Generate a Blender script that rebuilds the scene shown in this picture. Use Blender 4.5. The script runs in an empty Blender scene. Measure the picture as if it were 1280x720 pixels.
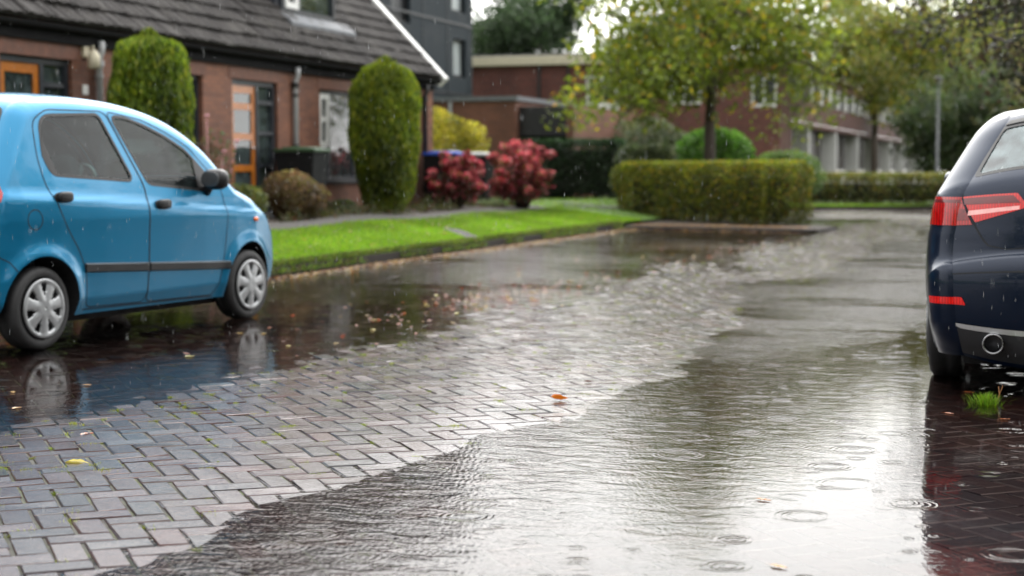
import bpy, bmesh, math, random
import numpy as np
from mathutils import Vector, Matrix
from mathutils.geometry import delaunay_2d_cdt
PI = math.pi
rng = np.random.default_rng(7)
random.seed(7)
scene = bpy.context.scene
COL = scene.collection
R = math.radians

# ------------------------------------------------------------------ basics
def link(o, parent=None):
    COL.objects.link(o)
    if parent is not None:
        o.parent = parent
    return o

def tag(o, label=None, cat=None, group=None, kind=None):
    if label: o['label'] = label
    if cat: o['category'] = cat
    if group: o['group'] = group
    if kind: o['kind'] = kind
    return o

def empty(name, loc=(0, 0, 0), rz=0.0):
    o = bpy.data.objects.new(name, None)
    o.location = loc; o.rotation_euler = (0, 0, rz)
    o.empty_display_size = 0.2
    return link(o)

def mesh_np(name, V, F, mat, parent=None, smooth=False, tint=None, normals=None):
    """V (n,3); F (m,k) array or list of tuples"""
    me = bpy.data.meshes.new(name)
    V = np.asarray(V, dtype=np.float32)
    if isinstance(F, np.ndarray):
        m, k = F.shape
        me.vertices.add(len(V)); me.vertices.foreach_set('co', V.ravel())
        me.loops.add(m * k); me.loops.foreach_set('vertex_index', F.astype(np.int32).ravel())
        me.polygons.add(m)
        me.polygons.foreach_set('loop_start', np.arange(0, m * k, k, dtype=np.int32))
        me.update(calc_edges=True)
    else:
        me.from_pydata([tuple(v) for v in V], [], F)
        me.update()
    me.polygons.foreach_set('use_smooth', np.full(len(me.polygons), smooth, dtype=bool))
    if tint is not None:
        a = me.color_attributes.new('tint', 'FLOAT_COLOR', 'POINT')
        t = np.ones((len(V), 4), dtype=np.float32); t[:, :3] = tint
        a.data.foreach_set('color', t.ravel())
    if normals is not None:
        me.normals_split_custom_set_from_vertices([tuple(n) for n in normals])
    for mm in (mat if isinstance(mat, (list, tuple)) else [mat]):
        me.materials.append(mm)
    o = bpy.data.objects.new(name, me)
    return link(o, parent)

class MB:
    """collects simple shapes into one mesh"""
    def __init__(s): s.v = []; s.f = []
    def add(s, V, F):
        b = len(s.v); s.v += [tuple(p) for p in V]; s.f += [tuple(i + b for i in q) for q in F]; return s
    def box(s, x0, x1, y0, y1, z0, z1, bev=0.0):
        if bev <= 0:
            V = [(x0,y0,z0),(x1,y0,z0),(x1,y1,z0),(x0,y1,z0),(x0,y0,z1),(x1,y0,z1),(x1,y1,z1),(x0,y1,z1)]
            return s.add(V, [(0,3,2,1),(4,5,6,7),(0,1,5,4),(1,2,6,5),(2,3,7,6),(3,0,4,7)])
        bm = bmesh.new()
        bmesh.ops.create_cube(bm, size=1)
        for v in bm.verts:
            v.co = Vector(((x0+x1)/2 + v.co.x*(x1-x0), (y0+y1)/2 + v.co.y*(y1-y0), (z0+z1)/2 + v.co.z*(z1-z0)))
        bmesh.ops.bevel(bm, geom=list(bm.edges), offset=bev, segments=2, profile=0.6, affect='EDGES')
        bm.verts.index_update()
        s.add([v.co for v in bm.verts], [[v.index for v in f.verts] for f in bm.faces]); bm.free()
        return s
    def quad(s, a, b, c, d): return s.add([a, b, c, d], [(0, 1, 2, 3)])
    def tube(s, pts, rad, n=8, cap=True):
        pts = [Vector(p) for p in pts]; rad = rad if isinstance(rad, (list, tuple)) else [rad]*len(pts)
        V = []; F = []; up = None
        for i, p in enumerate(pts):
            d = (pts[min(i+1, len(pts)-1)] - pts[max(i-1, 0)]).normalized()
            if up is None:
                up = Vector((0, 0, 1)) if abs(d.z) < .9 else Vector((1, 0, 0))
            a = d.cross(up).normalized(); b = a.cross(d).normalized(); up = b
            for k in range(n):
                t = 2*PI*k/n
                V.append(p + (a*math.cos(t) + b*math.sin(t))*rad[i])
        for i in range(len(pts)-1):
            for k in range(n):
                F.append((i*n+k, i*n+(k+1) % n, (i+1)*n+(k+1) % n, (i+1)*n+k))
        if cap:
            F.append(tuple(range(n-1, -1, -1))); F.append(tuple(range((len(pts)-1)*n, len(pts)*n)))
        return s.add(V, F)
    def lathe(s, prof, origin=(0,0,0), axis='z', n=32, closed=False):
        """prof: list of (radius, height along the axis)"""
        V = []; F = []; m = len(prof); o = Vector(origin)
        for (r, h) in prof:
            for k in range(n):
                t = 2*PI*k/n; c, q = math.cos(t)*r, math.sin(t)*r
                V.append(o + (Vector((c, q, h)) if axis == 'z' else Vector((h, c, q)) if axis == 'x' else Vector((q, h, c))))
        for i in range(m-1 + (1 if closed else 0)):
            j = (i+1) % m
            for k in range(n):
                F.append((i*n+k, i*n+(k+1) % n, j*n+(k+1) % n, j*n+k))
        return s.add(V, F)
    def superell(s, c, rad, e=0.5, rot=None, nu=20, nv=12):
        V = []; F = []
        sg = lambda w, p: math.copysign(abs(w)**p, w)
        for j in range(nv+1):
            ph = -PI/2 + PI*j/nv
            for i in range(nu):
                th = 2*PI*i/nu
                p = Vector((rad[0]*sg(math.cos(ph), e)*sg(math.cos(th), e), rad[1]*sg(math.cos(ph), e)*sg(math.sin(th), e), rad[2]*sg(math.sin(ph), e)))
                if rot is not None: p = rot @ p
                V.append(p + Vector(c))
        for j in range(nv):
            for i in range(nu):
                F.append((j*nu+i, j*nu+(i+1) % nu, (j+1)*nu+(i+1) % nu, (j+1)*nu+i))
        return s.add(V, F)
    def build(s, name, mat, parent=None, smooth=False, mods=()):
        o = mesh_np(name, np.array(s.v, dtype=np.float32), s.f, mat, parent, smooth)
        if smooth == 'auto':
            o.data.polygons.foreach_set('use_smooth', np.full(len(o.data.polygons), True, dtype=bool))
            m = o.modifiers.new('e', 'EDGE_SPLIT'); m.split_angle = R(35)
        return o

# ------------------------------------------------------------------ materials
MATS = {}
def new_mat(name):
    m = bpy.data.materials.new(name); m.use_nodes = True
    nt = m.node_tree
    return m, nt, nt.nodes, nt.links, nt.nodes['Principled BSDF']

def N(nt, typ, **kw):
    n = nt.nodes.new(typ)
    for k, v in kw.items():
        if k == 'ins':
            for a, b in v.items(): n.inputs[a].default_value = b
        else: setattr(n, k, v)
    return n

def ramp(nt, stops, fac=None):
    r = nt.nodes.new('ShaderNodeValToRGB'); cr = r.color_ramp
    while len(cr.elements) < len(stops): cr.elements.new(0.5)
    for e, (p, c) in zip(cr.elements, stops):
        e.position = p; e.color = (c[0], c[1], c[2], 1) if not isinstance(c, (int, float)) else (c, c, c, 1)
    if fac is not None: nt.links.new(fac, r.inputs[0])
    return r

def plain(name, col, rough=0.5, metal=0.0, coat=0.0, noise=0.12, nscale=6.0, bump=0.0, spec=0.5, coat_rough=0.05):
    """principled surface with slight colour mottling, roughness breakup and bump"""
    if name in MATS: return MATS[name]
    m, nt, nd, ln, p = new_mat(name)
    tc = N(nt, 'ShaderNodeTexCoord')
    no = N(nt, 'ShaderNodeTexNoise', ins={'Scale': nscale, 'Detail': 6.0, 'Roughness': 0.65})
    ln.new(tc.outputs['Object'], no.inputs['Vector'])
    lo = [c*(1-noise) for c in col]; hi = [min(1, c*(1+noise)) for c in col]
    r = ramp(nt, [(0.3, lo), (0.7, hi)], no.outputs['Fac'])
    ln.new(r.outputs[0], p.inputs['Base Color'])
    rr = ramp(nt, [(0.3, max(0.02, rough*0.85)), (0.7, min(1, rough*1.15))], no.outputs['Fac'])
    ln.new(rr.outputs[0], p.inputs['Roughness'])
    p.inputs['Metallic'].default_value = metal
    p.inputs['Coat Weight'].default_value = coat
    p.inputs['Coat Roughness'].default_value = coat_rough
    p.inputs['Specular IOR Level'].default_value = spec
    if bump:
        b = N(nt, 'ShaderNodeBump', ins={'Strength': bump, 'Distance': 0.01})
        n2 = N(nt, 'ShaderNodeTexNoise', ins={'Scale': nscale*6, 'Detail': 4.0})
        ln.new(tc.outputs['Object'], n2.inputs['Vector']); ln.new(n2.outputs['Fac'], b.inputs['Height'])
        ln.new(b.outputs[0], p.inputs['Normal'])
    MATS[name] = m
    return m

def paint(name, col, metal, rough, hi=None, coat=.6):
    """car paint: flakes under a wet clear coat with rain beads"""
    m, nt, nd, ln, p = new_mat(name)
    tc = N(nt, 'ShaderNodeTexCoord')
    lw = N(nt, 'ShaderNodeLayerWeight', ins={'Blend': 0.35})
    mx = N(nt, 'ShaderNodeMix', data_type='RGBA')
    mx.inputs[6].default_value = (*col, 1); mx.inputs[7].default_value = (*(hi or col), 1)
    ln.new(lw.outputs['Facing'], mx.inputs[0]); ln.new(mx.outputs[2], p.inputs['Base Color'])
    p.inputs['Metallic'].default_value = metal; p.inputs['Roughness'].default_value = rough
    p.inputs['Coat Weight'].default_value = coat; p.inputs['Coat Roughness'].default_value = 0.04; p.inputs['Specular IOR Level'].default_value = .3
    vo = N(nt, 'ShaderNodeTexVoronoi', ins={'Scale': 75.0, 'Randomness': 1.0})
    ln.new(tc.outputs['Object'], vo.inputs['Vector'])
    no = N(nt, 'ShaderNodeTexNoise', ins={'Scale': 30.0, 'Detail': 2.0}); ln.new(tc.outputs['Object'], no.inputs['Vector'])
    th = N(nt, 'ShaderNodeMath', operation='MULTIPLY', ins={1: 0.55}); ln.new(no.outputs['Fac'], th.inputs[0])
    sb = N(nt, 'ShaderNodeMath', operation='SUBTRACT', use_clamp=True); ln.new(th.outputs[0], sb.inputs[0]); ln.new(vo.outputs['Distance'], sb.inputs[1])
    b = N(nt, 'ShaderNodeBump', ins={'Strength': 0.35, 'Distance': 0.006}); ln.new(sb.outputs[0], b.inputs['Height'])
    ln.new(b.outputs[0], p.inputs['Coat Normal'])
    return m

def glass(name, tint, refl=1.0, rough=0.02, film=.16):
    m, nt, nd, ln, p = new_mat(name)
    nd.remove(p)
    out = [n for n in nd if n.type == 'OUTPUT_MATERIAL'][0]
    tr = N(nt, 'ShaderNodeBsdfTransparent'); tr.inputs[0].default_value = (*tint, 1)
    gl = N(nt, 'ShaderNodeBsdfGlossy', ins={'Roughness': rough})
    fr = N(nt, 'ShaderNodeFresnel', ins={'IOR': 1.5})
    tc = N(nt, 'ShaderNodeTexCoord'); no = N(nt, 'ShaderNodeTexNoise', ins={'Scale': 9.0, 'Detail': 5.0}); ln.new(tc.outputs['Object'], no.inputs['Vector'])
    b = N(nt, 'ShaderNodeBump', ins={'Strength': 0.06, 'Distance': 0.01}); ln.new(no.outputs['Fac'], b.inputs['Height'])
    ln.new(b.outputs[0], gl.inputs['Normal']); ln.new(b.outputs[0], fr.inputs['Normal'])
    mu = N(nt, 'ShaderNodeMath', operation='MULTIPLY', use_clamp=True, ins={1: refl}); ln.new(fr.outputs[0], mu.inputs[0])
    # thin film of rain and mist; on rear_glass it paints the sky's reflection
    df = N(nt, 'ShaderNodeBsdfDiffuse'); df.inputs[0].default_value = (0.42, 0.56, 0.58, 1)
    m1 = N(nt, 'ShaderNodeMixShader'); m2 = N(nt, 'ShaderNodeMixShader')
    rp = ramp(nt, [(0.35, film*.15), (0.75, film)], no.outputs['Fac'])
    ln.new(rp.outputs[0], m1.inputs[0]); ln.new(tr.outputs[0], m1.inputs[1]); ln.new(df.outputs[0], m1.inputs[2])
    ln.new(mu.outputs[0], m2.inputs[0]); ln.new(m1.outputs[0], m2.inputs[1]); ln.new(gl.outputs[0], m2.inputs[2])
    ln.new(m2.outputs[0], out.inputs[0])
    return m

def foliage_mat(name, trans=0.35, rough=0.45):
    m, nt, nd, ln, p = new_mat(name)
    out = [n for n in nd if n.type == 'OUTPUT_MATERIAL'][0]
    at = N(nt, 'ShaderNodeAttribute', attribute_name='tint')
    ln.new(at.outputs['Color'], p.inputs['Base Color']); p.inputs['Roughness'].default_value = rough
    t = N(nt, 'ShaderNodeBsdfTranslucent')
    hs = N(nt, 'ShaderNodeHueSaturation', ins={'Value': 1.5}); ln.new(at.outputs['Color'], hs.inputs['Color']); ln.new(hs.outputs[0], t.inputs[0])
    mx = N(nt, 'ShaderNodeMixShader', ins={0: trans})
    ln.new(p.outputs[0], mx.inputs[1]); ln.new(t.outputs[0], mx.inputs[2]); ln.new(mx.outputs[0], out.inputs[0])
    return m

def brick_mat(name, c1, c2, mortar, axis, scale=1.0):
    """brick wall; axis 'y' for walls facing x, 'x' for walls facing y"""
    m, nt, nd, ln, p = new_mat(name)
    tc = N(nt, 'ShaderNodeTexCoord'); sp = N(nt, 'ShaderNodeSeparateXYZ'); ln.new(tc.outputs['Object'], sp.inputs[0])
    cb = N(nt, 'ShaderNodeCombineXYZ'); ln.new(sp.outputs['Y' if axis == 'y' else 'X'], cb.inputs[0]); ln.new(sp.outputs['Z'], cb.inputs[1])
    bt = N(nt, 'ShaderNodeTexBrick', ins={'Scale': 1.0*scale, 'Mortar Size': 0.006, 'Mortar Smooth': 0.3, 'Bias': -0.1, 'Brick Width': 0.22, 'Row Height': 0.062})
    bt.inputs['Color1'].default_value = (*c1, 1); bt.inputs['Color2'].default_value = (*c2, 1); bt.inputs['Mortar'].default_value = (*mortar, 1)
    ln.new(cb.outputs[0], bt.inputs['Vector'])
    no = N(nt, 'ShaderNodeTexNoise', ins={'Scale': 0.7, 'Detail': 8.0, 'Roughness': 0.7}); ln.new(tc.outputs['Object'], no.inputs['Vector'])
    mx = N(nt, 'ShaderNodeMix', data_type='RGBA', blend_type='MULTIPLY', ins={0: 0.9})
    r = ramp(nt, [(0.3, (0.55, 0.52, 0.52)), (0.7, (1.25, 1.2, 1.15))], no.outputs['Fac'])
    ln.new(bt.outputs['Color'], mx.inputs[6]); ln.new(r.outputs[0], mx.inputs[7]); ln.new(mx.outputs[2], p.inputs['Base Color'])
    p.inputs['Roughness'].default_value = 0.75
    b = N(nt, 'ShaderNodeBump', ins={'Strength': 0.5, 'Distance': 0.006}); b.invert = True
    ln.new(bt.outputs['Fac'], b.inputs['Height']); ln.new(b.outputs[0], p.inputs['Normal'])
    return m

# ------------------------------------------------------------------ ground shape
KERB = -7.75
def road_z(x, y):
    """height of the paving above the water level: a low crown between two flooded strips"""
    x = np.asarray(x, float); y = np.asarray(y, float)
    xa = np.interp(y, [0, 3.2, 4.4, 5.4, 6.6, 8.5, 12, 20, 35], [-2.75, -2.55, -2.50, -2.33, -2.12, -2.0, -2.0, -2.05, -2.1])
    xb = np.interp(y, [0, 5, 7, 9, 12, 16, 22, 35], [-4.5, -4.3, -4.18, -4.1, -4.02, -3.95, -3.7, -3.5])
    wob = 0.06*np.sin(y*1.7+1.0) + 0.045*np.sin(y*4.1+x) + 0.03*np.sin(y*7.3+2)
    xa = xa + wob; xb = xb - wob*0.8
    t = (x-xb)/(xa-xb)
    amp = np.interp(y, [0, 6.5, 8, 10, 14, 20, 35], [0.018, 0.018, 0.013, 0.007, 0.0035, 0.0024, 0.0020])
    z = amp*4*t*(1-t)
    # further up the street the crown sinks into the water without a step on the right hand side
    z = np.where((z < 0) & (t > .5), np.maximum(z, -.03+np.interp(y, [6.5, 9.5], [0, .0275])), z) - np.interp(y, [7, 11], [0, .0016])*np.clip((t-.55)/.4, 0, 1)
    z = np.maximum(z, -0.03)
    far = np.interp(y, [8, 12], [0, 1])
    z = z + far*(0.0026*np.sin(x*1.9+y*0.33+1.2)*np.sin(y*0.42+0.6*x) + 0.0012*np.sin(x*4.3+y*1.1))
    # patch of moss-free high bricks just above water right of the crown, far away
    z = z + 0.0012*np.sin(x*2.7+0.5)*np.cos(y*2.1)
    return z

def garden_z(x, y):
    return np.interp(-np.asarray(x, float), [7.75, 7.95, 10.3, 11.6, 14, 60], [0.10, 0.13, 0.40, 0.43, 0.42, 0.42])

# ------------------------------------------------------------------ paving
def paver_material():
    m, nt, nd, ln, p = new_mat('wet_pavers')
    tc = N(nt, 'ShaderNodeTexCoord'); at = N(nt, 'ShaderNodeAttribute', attribute_name='tint')
    n1 = N(nt, 'ShaderNodeTexNoise', ins={'Scale': 14.0, 'Detail': 8.0, 'Roughness': 0.7}); ln.new(tc.outputs['Object'], n1.inputs['Vector'])
    n2 = N(nt, 'ShaderNodeTexNoise', ins={'Scale': 90.0, 'Detail': 5.0, 'Roughness': 0.7}); ln.new(tc.outputs['Object'], n2.inputs['Vector'])
    mx = N(nt, 'ShaderNodeMix', data_type='RGBA', blend_type='MULTIPLY', ins={0: 1.0})
    r = ramp(nt, [(0.25, (0.55, 0.5, 0.5)), (0.75, (1.35, 1.3, 1.3))], n1.outputs['Fac'])
    ln.new(at.outputs['Color'], mx.inputs[6]); ln.new(r.outputs[0], mx.inputs[7]); ln.new(mx.outputs[2], p.inputs['Base Color'])
    rr = ramp(nt, [(0.3, 0.5), (0.7, 0.75)], n1.outputs['Fac']); ln.new(rr.outputs[0], p.inputs['Roughness'])
    ad = N(nt, 'ShaderNodeMath', operation='MULTIPLY_ADD', ins={1: 0.35}); ln.new(n2.outputs['Fac'], ad.inputs[0]); ln.new(n1.outputs['Fac'], ad.inputs[2])
    b = N(nt, 'ShaderNodeBump', ins={'Strength': 0.55, 'Distance': 0.008}); ln.new(ad.outputs[0], b.inputs['Height'])
    ln.new(b.outputs[0], p.inputs['Normal'])
    b2 = N(nt, 'ShaderNodeBump', ins={'Strength': 0.32, 'Distance': 0.006}); ln.new(ad.outputs[0], b2.inputs['Height']); ln.new(b2.outputs[0], p.inputs['Coat Normal'])
    p.inputs['Coat Weight'].default_value = 1.0; p.inputs['Coat Roughness'].default_value = 0.075; p.inputs['Coat IOR'].default_value = 1.38; p.inputs['Specular IOR Level'].default_value = .15
    return m

def joint_material():
    m, nt, nd, ln, p = new_mat('joint_sand_and_moss')
    tc = N(nt, 'ShaderNodeTexCoord')
    n1 = N(nt, 'ShaderNodeTexNoise', ins={'Scale': 5.0, 'Detail': 8.0, 'Roughness': 0.75}); ln.new(tc.outputs['Object'], n1.inputs['Vector'])
    r = ramp(nt, [(0.38, (0.012, 0.011, 0.009)), (0.52, (0.03, 0.03, 0.012)), (0.62, (0.07, 0.10, 0.015))], n1.outputs['Fac'])
    ln.new(r.outputs[0], p.inputs['Base Color']); p.inputs['Roughness'].default_value = 0.6
    n2 = N(nt, 'ShaderNodeTexNoise', ins={'Scale': 160.0, 'Detail': 3.0}); ln.new(tc.outputs['Object'], n2.inputs['Vector'])
    b = N(nt, 'ShaderNodeBump', ins={'Strength': 0.8, 'Distance': 0.01}); ln.new(n2.outputs['Fac'], b.inputs['Height']); ln.new(b.outputs[0], p.inputs['Normal'])
    return m

BL, BW, GAP = 0.204, 0.102, 0.007
ANG = R(-18.8 + 90 - 22.5)      # direction of one brick axis, measured from +x (about 45 degrees to the road)
ANG = R(90 + 18.8 + 22.5)
def build_paving():
    ca, sa = math.cos(ANG), math.sin(ANG)
    x0, x1, y0, y1 = KERB+0.16, 2.2, 1.2, 37.0
    # herringbone: unit W, horizontal brick at (i+j... ) covering 2x1, vertical brick covering 1x2
    C = []; H = []
    n = int(40/BW)+10
    ij = np.arange(-n, n)
    I, J = np.meshgrid(ij, ij, indexing='ij')
    k = (I - J) % 4
    # cell (I,J): k==0 starts horizontal brick (cells k=0,1), k==3 start of vertical brick (cells with k=3 then J+1 -> k=2)
    for kk, horiz in ((0, True), (3, False)):
        s = k == kk
        a, b = I[s]*BW, J[s]*BW
        if horiz: u, v = a + BW, b + BW/2
        else: u, v = a + BW/2, b + BW
        X = u*ca - v*sa; Y = u*sa + v*ca + 15
        m = (X > x0) & (X < x1) & (Y > y0) & (Y < y1)
        C.append(np.stack([X[m], Y[m]], 1)); H.append(np.full(m.sum(), horiz))
    C = np.concatenate(C); H = np.concatenate(H); nb = len(C)
    hl = np.where(H, BL/2, BW/2) - GAP/2; hw = np.where(H, BW/2, BL/2) - GAP/2
    hl = hl - rng.uniform(0, .0022, nb); hw = hw - rng.uniform(0, .0022, nb)
    rot = rng.normal(0, .012, nb); cs, sn = np.cos(rot), np.sin(rot)
    off = rng.normal(0, .0012, (nb, 2))
    dzb = rng.normal(0, .0010, nb)*np.interp(C[:, 0], [-3.6, -2.9], [1.4, .4])
    tl = np.interp(C[:, 0], [-3.6, -2.9], [.013, .004]); tx, ty = rng.normal(0, 1, nb)*tl, rng.normal(0, 1, nb)*tl
    bev = rng.uniform(.003, .0065, nb)
    V = np.zeros((nb, 12, 3), np.float32)
    corners = [(-1, -1), (1, -1), (1, 1), (-1, 1)]
    for ring, (ins, dz) in enumerate(((1, 0), (0, -1), (0, -8))):
        for q, (a, b) in enumerate(corners):
            jx = rng.normal(0, .0011, nb); jy = rng.normal(0, .0011, nb)
            lx = a*(hl - ins*bev) + jx*(ring < 2); ly = b*(hw - ins*bev) + jy*(ring < 2)
            rx = lx*cs - ly*sn + off[:, 0]; ry = lx*sn + ly*cs + off[:, 1]
            V[:, ring*4+q, 0] = C[:, 0] + rx*ca - ry*sa
            V[:, ring*4+q, 1] = C[:, 1] + rx*sa + ry*ca
            zz = road_z(V[:, ring*4+q, 0], V[:, ring*4+q, 1]) + dzb + tx*lx + ty*ly
            V[:, ring*4+q, 2] = zz + (dz*bev*0.75 if ring < 2 else -0.03) + (rng.normal(0, .0005, nb) if ring < 2 else 0)
    f = [(0, 1, 2, 3)] + [(4+q, 4+(q+1) % 4, (q+1) % 4, q) for q in range(4)] + [(8+q, 8+(q+1) % 4, 4+(q+1) % 4, 4+q) for q in range(4)]
    F = (np.array(f)[None] + (np.arange(nb)*12)[:, None, None]).reshape(-1, 4)
    pal = np.array([(.135, .058, .058), (.105, .050, .056), (.075, .044, .052), (.17, .064, .056), (.135, .074, .072), (.18, .10, .09), (.05, .040, .05)])*np.array([.92, 1.0, 1.04])
    col = pal[rng.choice(len(pal), nb, p=[.28, .2, .14, .12, .16, .03, .07])]*rng.uniform(.65, 1.35, (nb, 1))*.31
    tint = np.repeat(col, 12, 0)
    o = mesh_np('road', V.reshape(-1, 3), F, paver_material(), tint=tint)
    tag(o, kind='structure')
    # joint bed under the bricks
    gx = np.linspace(KERB-0.02, 3.2, 90); gy = np.linspace(1.0, 37.2, 280)
    GX, GY = np.meshgrid(gx, gy, indexing='ij')
    Z = road_z(GX, GY) - 0.0065
    idx = np.arange(GX.size).reshape(GX.shape)
    Fq = np.stack([idx[:-1, :-1], idx[1:, :-1], idx[1:, 1:], idx[:-1, 1:]], -1).reshape(-1, 4)
    b = mesh_np('road_bed', np.stack([GX, GY, Z], -1).reshape(-1, 3), Fq, joint_material(), smooth=True); tag(b, kind='structure')
    # moss tufts in the joints of the crown
    pts = []
    edge = V[:, 4:8, :]
    cand = rng.choice(nb, min(nb, 14000), replace=False)
    for c in cand:
        q = rng.integers(0, 4); t = rng.random()
        p = edge[c, q]*(1-t) + edge[c, (q+1) % 4]*t
        x, y = p[0], p[1]
        if p[2] < -0.004: continue
        dens = 0.5 + 0.5*math.sin(x*5.1+1)*math.sin(y*3.3+.6*x) + 0.35*math.sin(x*13+y*9)
        edgeB = np.interp(y, [4, 8, 14, 30], [-3.7, -3.6, -3.3, -3.0])
        if x < edgeB: dens += 0.35
        if rng.random() < dens*0.8: pts.append(p)
    pts = np.array(pts)
    V2 = []; T2 = []
    for p in pts:
        n = rng.integers(24, 70); sp = rng.uniform(.006, .021)
        base = np.array([.17, .235, .025])*rng.uniform(.6, 1.3) + np.array([.05, .02, 0])*rng.random()
        for _ in range(n):
            c = p + np.array([rng.normal(0, sp), rng.normal(0, sp), -.003])
            a = rng.uniform(0, 2*PI); w = rng.uniform(.0015, .0035); h = rng.uniform(.004, .013)
            d = np.array([math.cos(a), math.sin(a), 0])
            e = np.array([rng.normal(0, .4), rng.normal(0, .4), 1])*h
            V2 += [c - d*w, c + d*w, c + e]; T2 += [base*.6, base*.6, base*1.2]
    F2 = np.arange(len(V2)).reshape(-1, 3)
    mo = mesh_np('moss', np.array(V2), F2, FOL, tint=np.array(T2)); tag(mo, 'bright green moss growing in the joints of the brick paving', 'moss', kind='stuff')

# ------------------------------------------------------------------ water
def water_material():
    m, nt, nd, ln, p = new_mat('rain_water')
    nd.remove(p)
    out = [n for n in nd if n.type == 'OUTPUT_MATERIAL'][0]
    tc = N(nt, 'ShaderNodeTexCoord')
    def math_(op, a, b=None, c=None, clamp=False):
        n = N(nt, 'ShaderNodeMath', operation=op, use_clamp=clamp)
        for i, q in enumerate((a, b, c)):
            if q is None: continue
            if isinstance(q, (int, float)): n.inputs[i].default_value = q
            else: ln.new(q, n.inputs[i])
        return n.outputs[0]
    # rain rings: each voronoi cell holds one expanding ring
    def rings(scale, k, w, seed):
        mp = N(nt, 'ShaderNodeMapping', ins={'Location': (seed, seed*.7, 0)}); ln.new(tc.outputs['Object'], mp.inputs[0])
        v = N(nt, 'ShaderNodeTexVoronoi', voronoi_dimensions='2D', ins={'Scale': scale, 'Randomness': 1.0}); ln.new(mp.outputs[0], v.inputs['Vector'])
        sc = N(nt, 'ShaderNodeSeparateColor'); ln.new(v.outputs['Color'], sc.inputs[0])
        r0 = math_('MULTIPLY_ADD', sc.outputs[0], 0.30, 0.02)
        d = math_('SUBTRACT', v.outputs['Distance'], r0)
        env = math_('POWER', 2.718, math_('MULTIPLY', math_('MULTIPLY', d, d), -1.0/(w*w)))
        s = math_('SINE', math_('MULTIPLY', d, k))
        live = math_('GREATER_THAN', sc.outputs[1], 0.25)
        edge = math_('SUBTRACT', 1.0, math_('MULTIPLY', v.outputs['Distance'], 2.0), clamp=True)
        return math_('MULTIPLY', math_('MULTIPLY', math_('MULTIPLY', s, env), live), math_('MULTIPLY', edge, math_('MULTIPLY_ADD', sc.outputs[2], .8, .3)))
    ra = rings(3.0, 90.0, .075, 3.0)
    rb = rings(5.2, 70.0, .07, 11.0)
    # flowing wavelets
    mp = N(nt, 'ShaderNodeMapping', ins={'Rotation': (0, 0, R(-10)), 'Scale': (1.0, 1.7, 1.0)}); ln.new(tc.outputs['Object'], mp.inputs[0])
    n0 = N(nt, 'ShaderNodeTexNoise', ins={'Scale': 30.0, 'Detail': 2.0, 'Roughness': 0.5, 'Distortion': 1.6}); ln.new(mp.outputs[0], n0.inputs['Vector'])
    n1 = N(nt, 'ShaderNodeTexNoise', ins={'Scale': 7.0, 'Detail': 2.0, 'Distortion': 0.8}); ln.new(mp.outputs[0], n1.inputs['Vector'])
    wv = N(nt, 'ShaderNodeTexWave', wave_type='BANDS', ins={'Scale': 13.0, 'Distortion': 8.0, 'Detail': 2.0, 'Detail Scale': .7}); ln.new(mp.outputs[0], wv.inputs['Vector'])
    # calmness: the parking bay and the strip by the dark car are calmer than the flowing gutter
    sp = N(nt, 'ShaderNodeSeparateXYZ'); ln.new(tc.outputs['Object'], sp.inputs[0])
    flow = ramp(nt, [(0.0, 0.10), (0.30, 0.16), (0.42, 1.0), (0.62, 1.0), (0.72, 0.22), (1.0, 0.18)], math_('MULTIPLY_ADD', sp.outputs['X'], 1/10.0, 0.8))
    farw = N(nt, 'ShaderNodeMapRange', interpolation_type='SMOOTHSTEP', ins={1: 11.5, 2: 17.0, 3: 0.0, 4: 3.2}); pn = N(nt, 'ShaderNodeTexNoise', ins={'Scale': 1.0, 'Detail': 4.0, 'Roughness': .6}); pm = N(nt, 'ShaderNodeMapping', ins={'Scale': (.35, .9, 1.0), 'Rotation': (0, 0, R(-18))}); ln.new(tc.outputs['Object'], pm.inputs[0]); ln.new(pm.outputs[0], pn.inputs['Vector'])
    ln.new(math_('MULTIPLY_ADD', flow.outputs[0], 5.0, sp.outputs['Y']), farw.inputs[0])
    patch = ramp(nt, [(.40, .30), (.52, 1.15)], pn.outputs['Fac'])
    amp = math_('MAXIMUM', flow.outputs[0], math_('MULTIPLY', farw.outputs[0], patch.outputs[0]))
    h = math_('MULTIPLY', math_('ADD', math_('MULTIPLY', n0.outputs['Fac'], 0.075), math_('MULTIPLY', wv.outputs['Fac'], 0.022)), amp)
    h = math_('ADD', h, math_('MULTIPLY', math_('MULTIPLY', n1.outputs['Fac'], 0.36), math_('MINIMUM', amp, 0.9)))
    h = math_('ADD', h, math_('MULTIPLY', math_('MULTIPLY', ra, math_('MULTIPLY_ADD', n1.outputs['Fac'], 1.6, -.2)), 0.15)); h = math_('ADD', h, math_('MULTIPLY', math_('MULTIPLY', rb, math_('MULTIPLY_ADD', n1.outputs['Fac'], 1.8, -.3)), 0.07))
    b = N(nt, 'ShaderNodeBump', ins={'Strength': 1.0, 'Distance': 0.009}); ln.new(h, b.inputs['Height'])
    tr = N(nt, 'ShaderNodeBsdfTransparent'); tr.inputs[0].default_value = (0.72, 0.64, 0.60, 1)
    gl = N(nt, 'ShaderNodeBsdfGlossy', ins={'Roughness': 0.03}); ln.new(b.outputs[0], gl.inputs['Normal'])
    fr = N(nt, 'ShaderNodeFresnel', ins={'IOR': 1.33}); ln.new(b.outputs[0], fr.inputs['Normal'])
    mx = N(nt, 'ShaderNodeMixShader'); ln.new(fr.outputs[0], mx.inputs[0]); ln.new(tr.outputs[0], mx.inputs[1]); ln.new(gl.outputs[0], mx.inputs[2])
    ln.new(mx.outputs[0], out.inputs[0])
    return m

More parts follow.
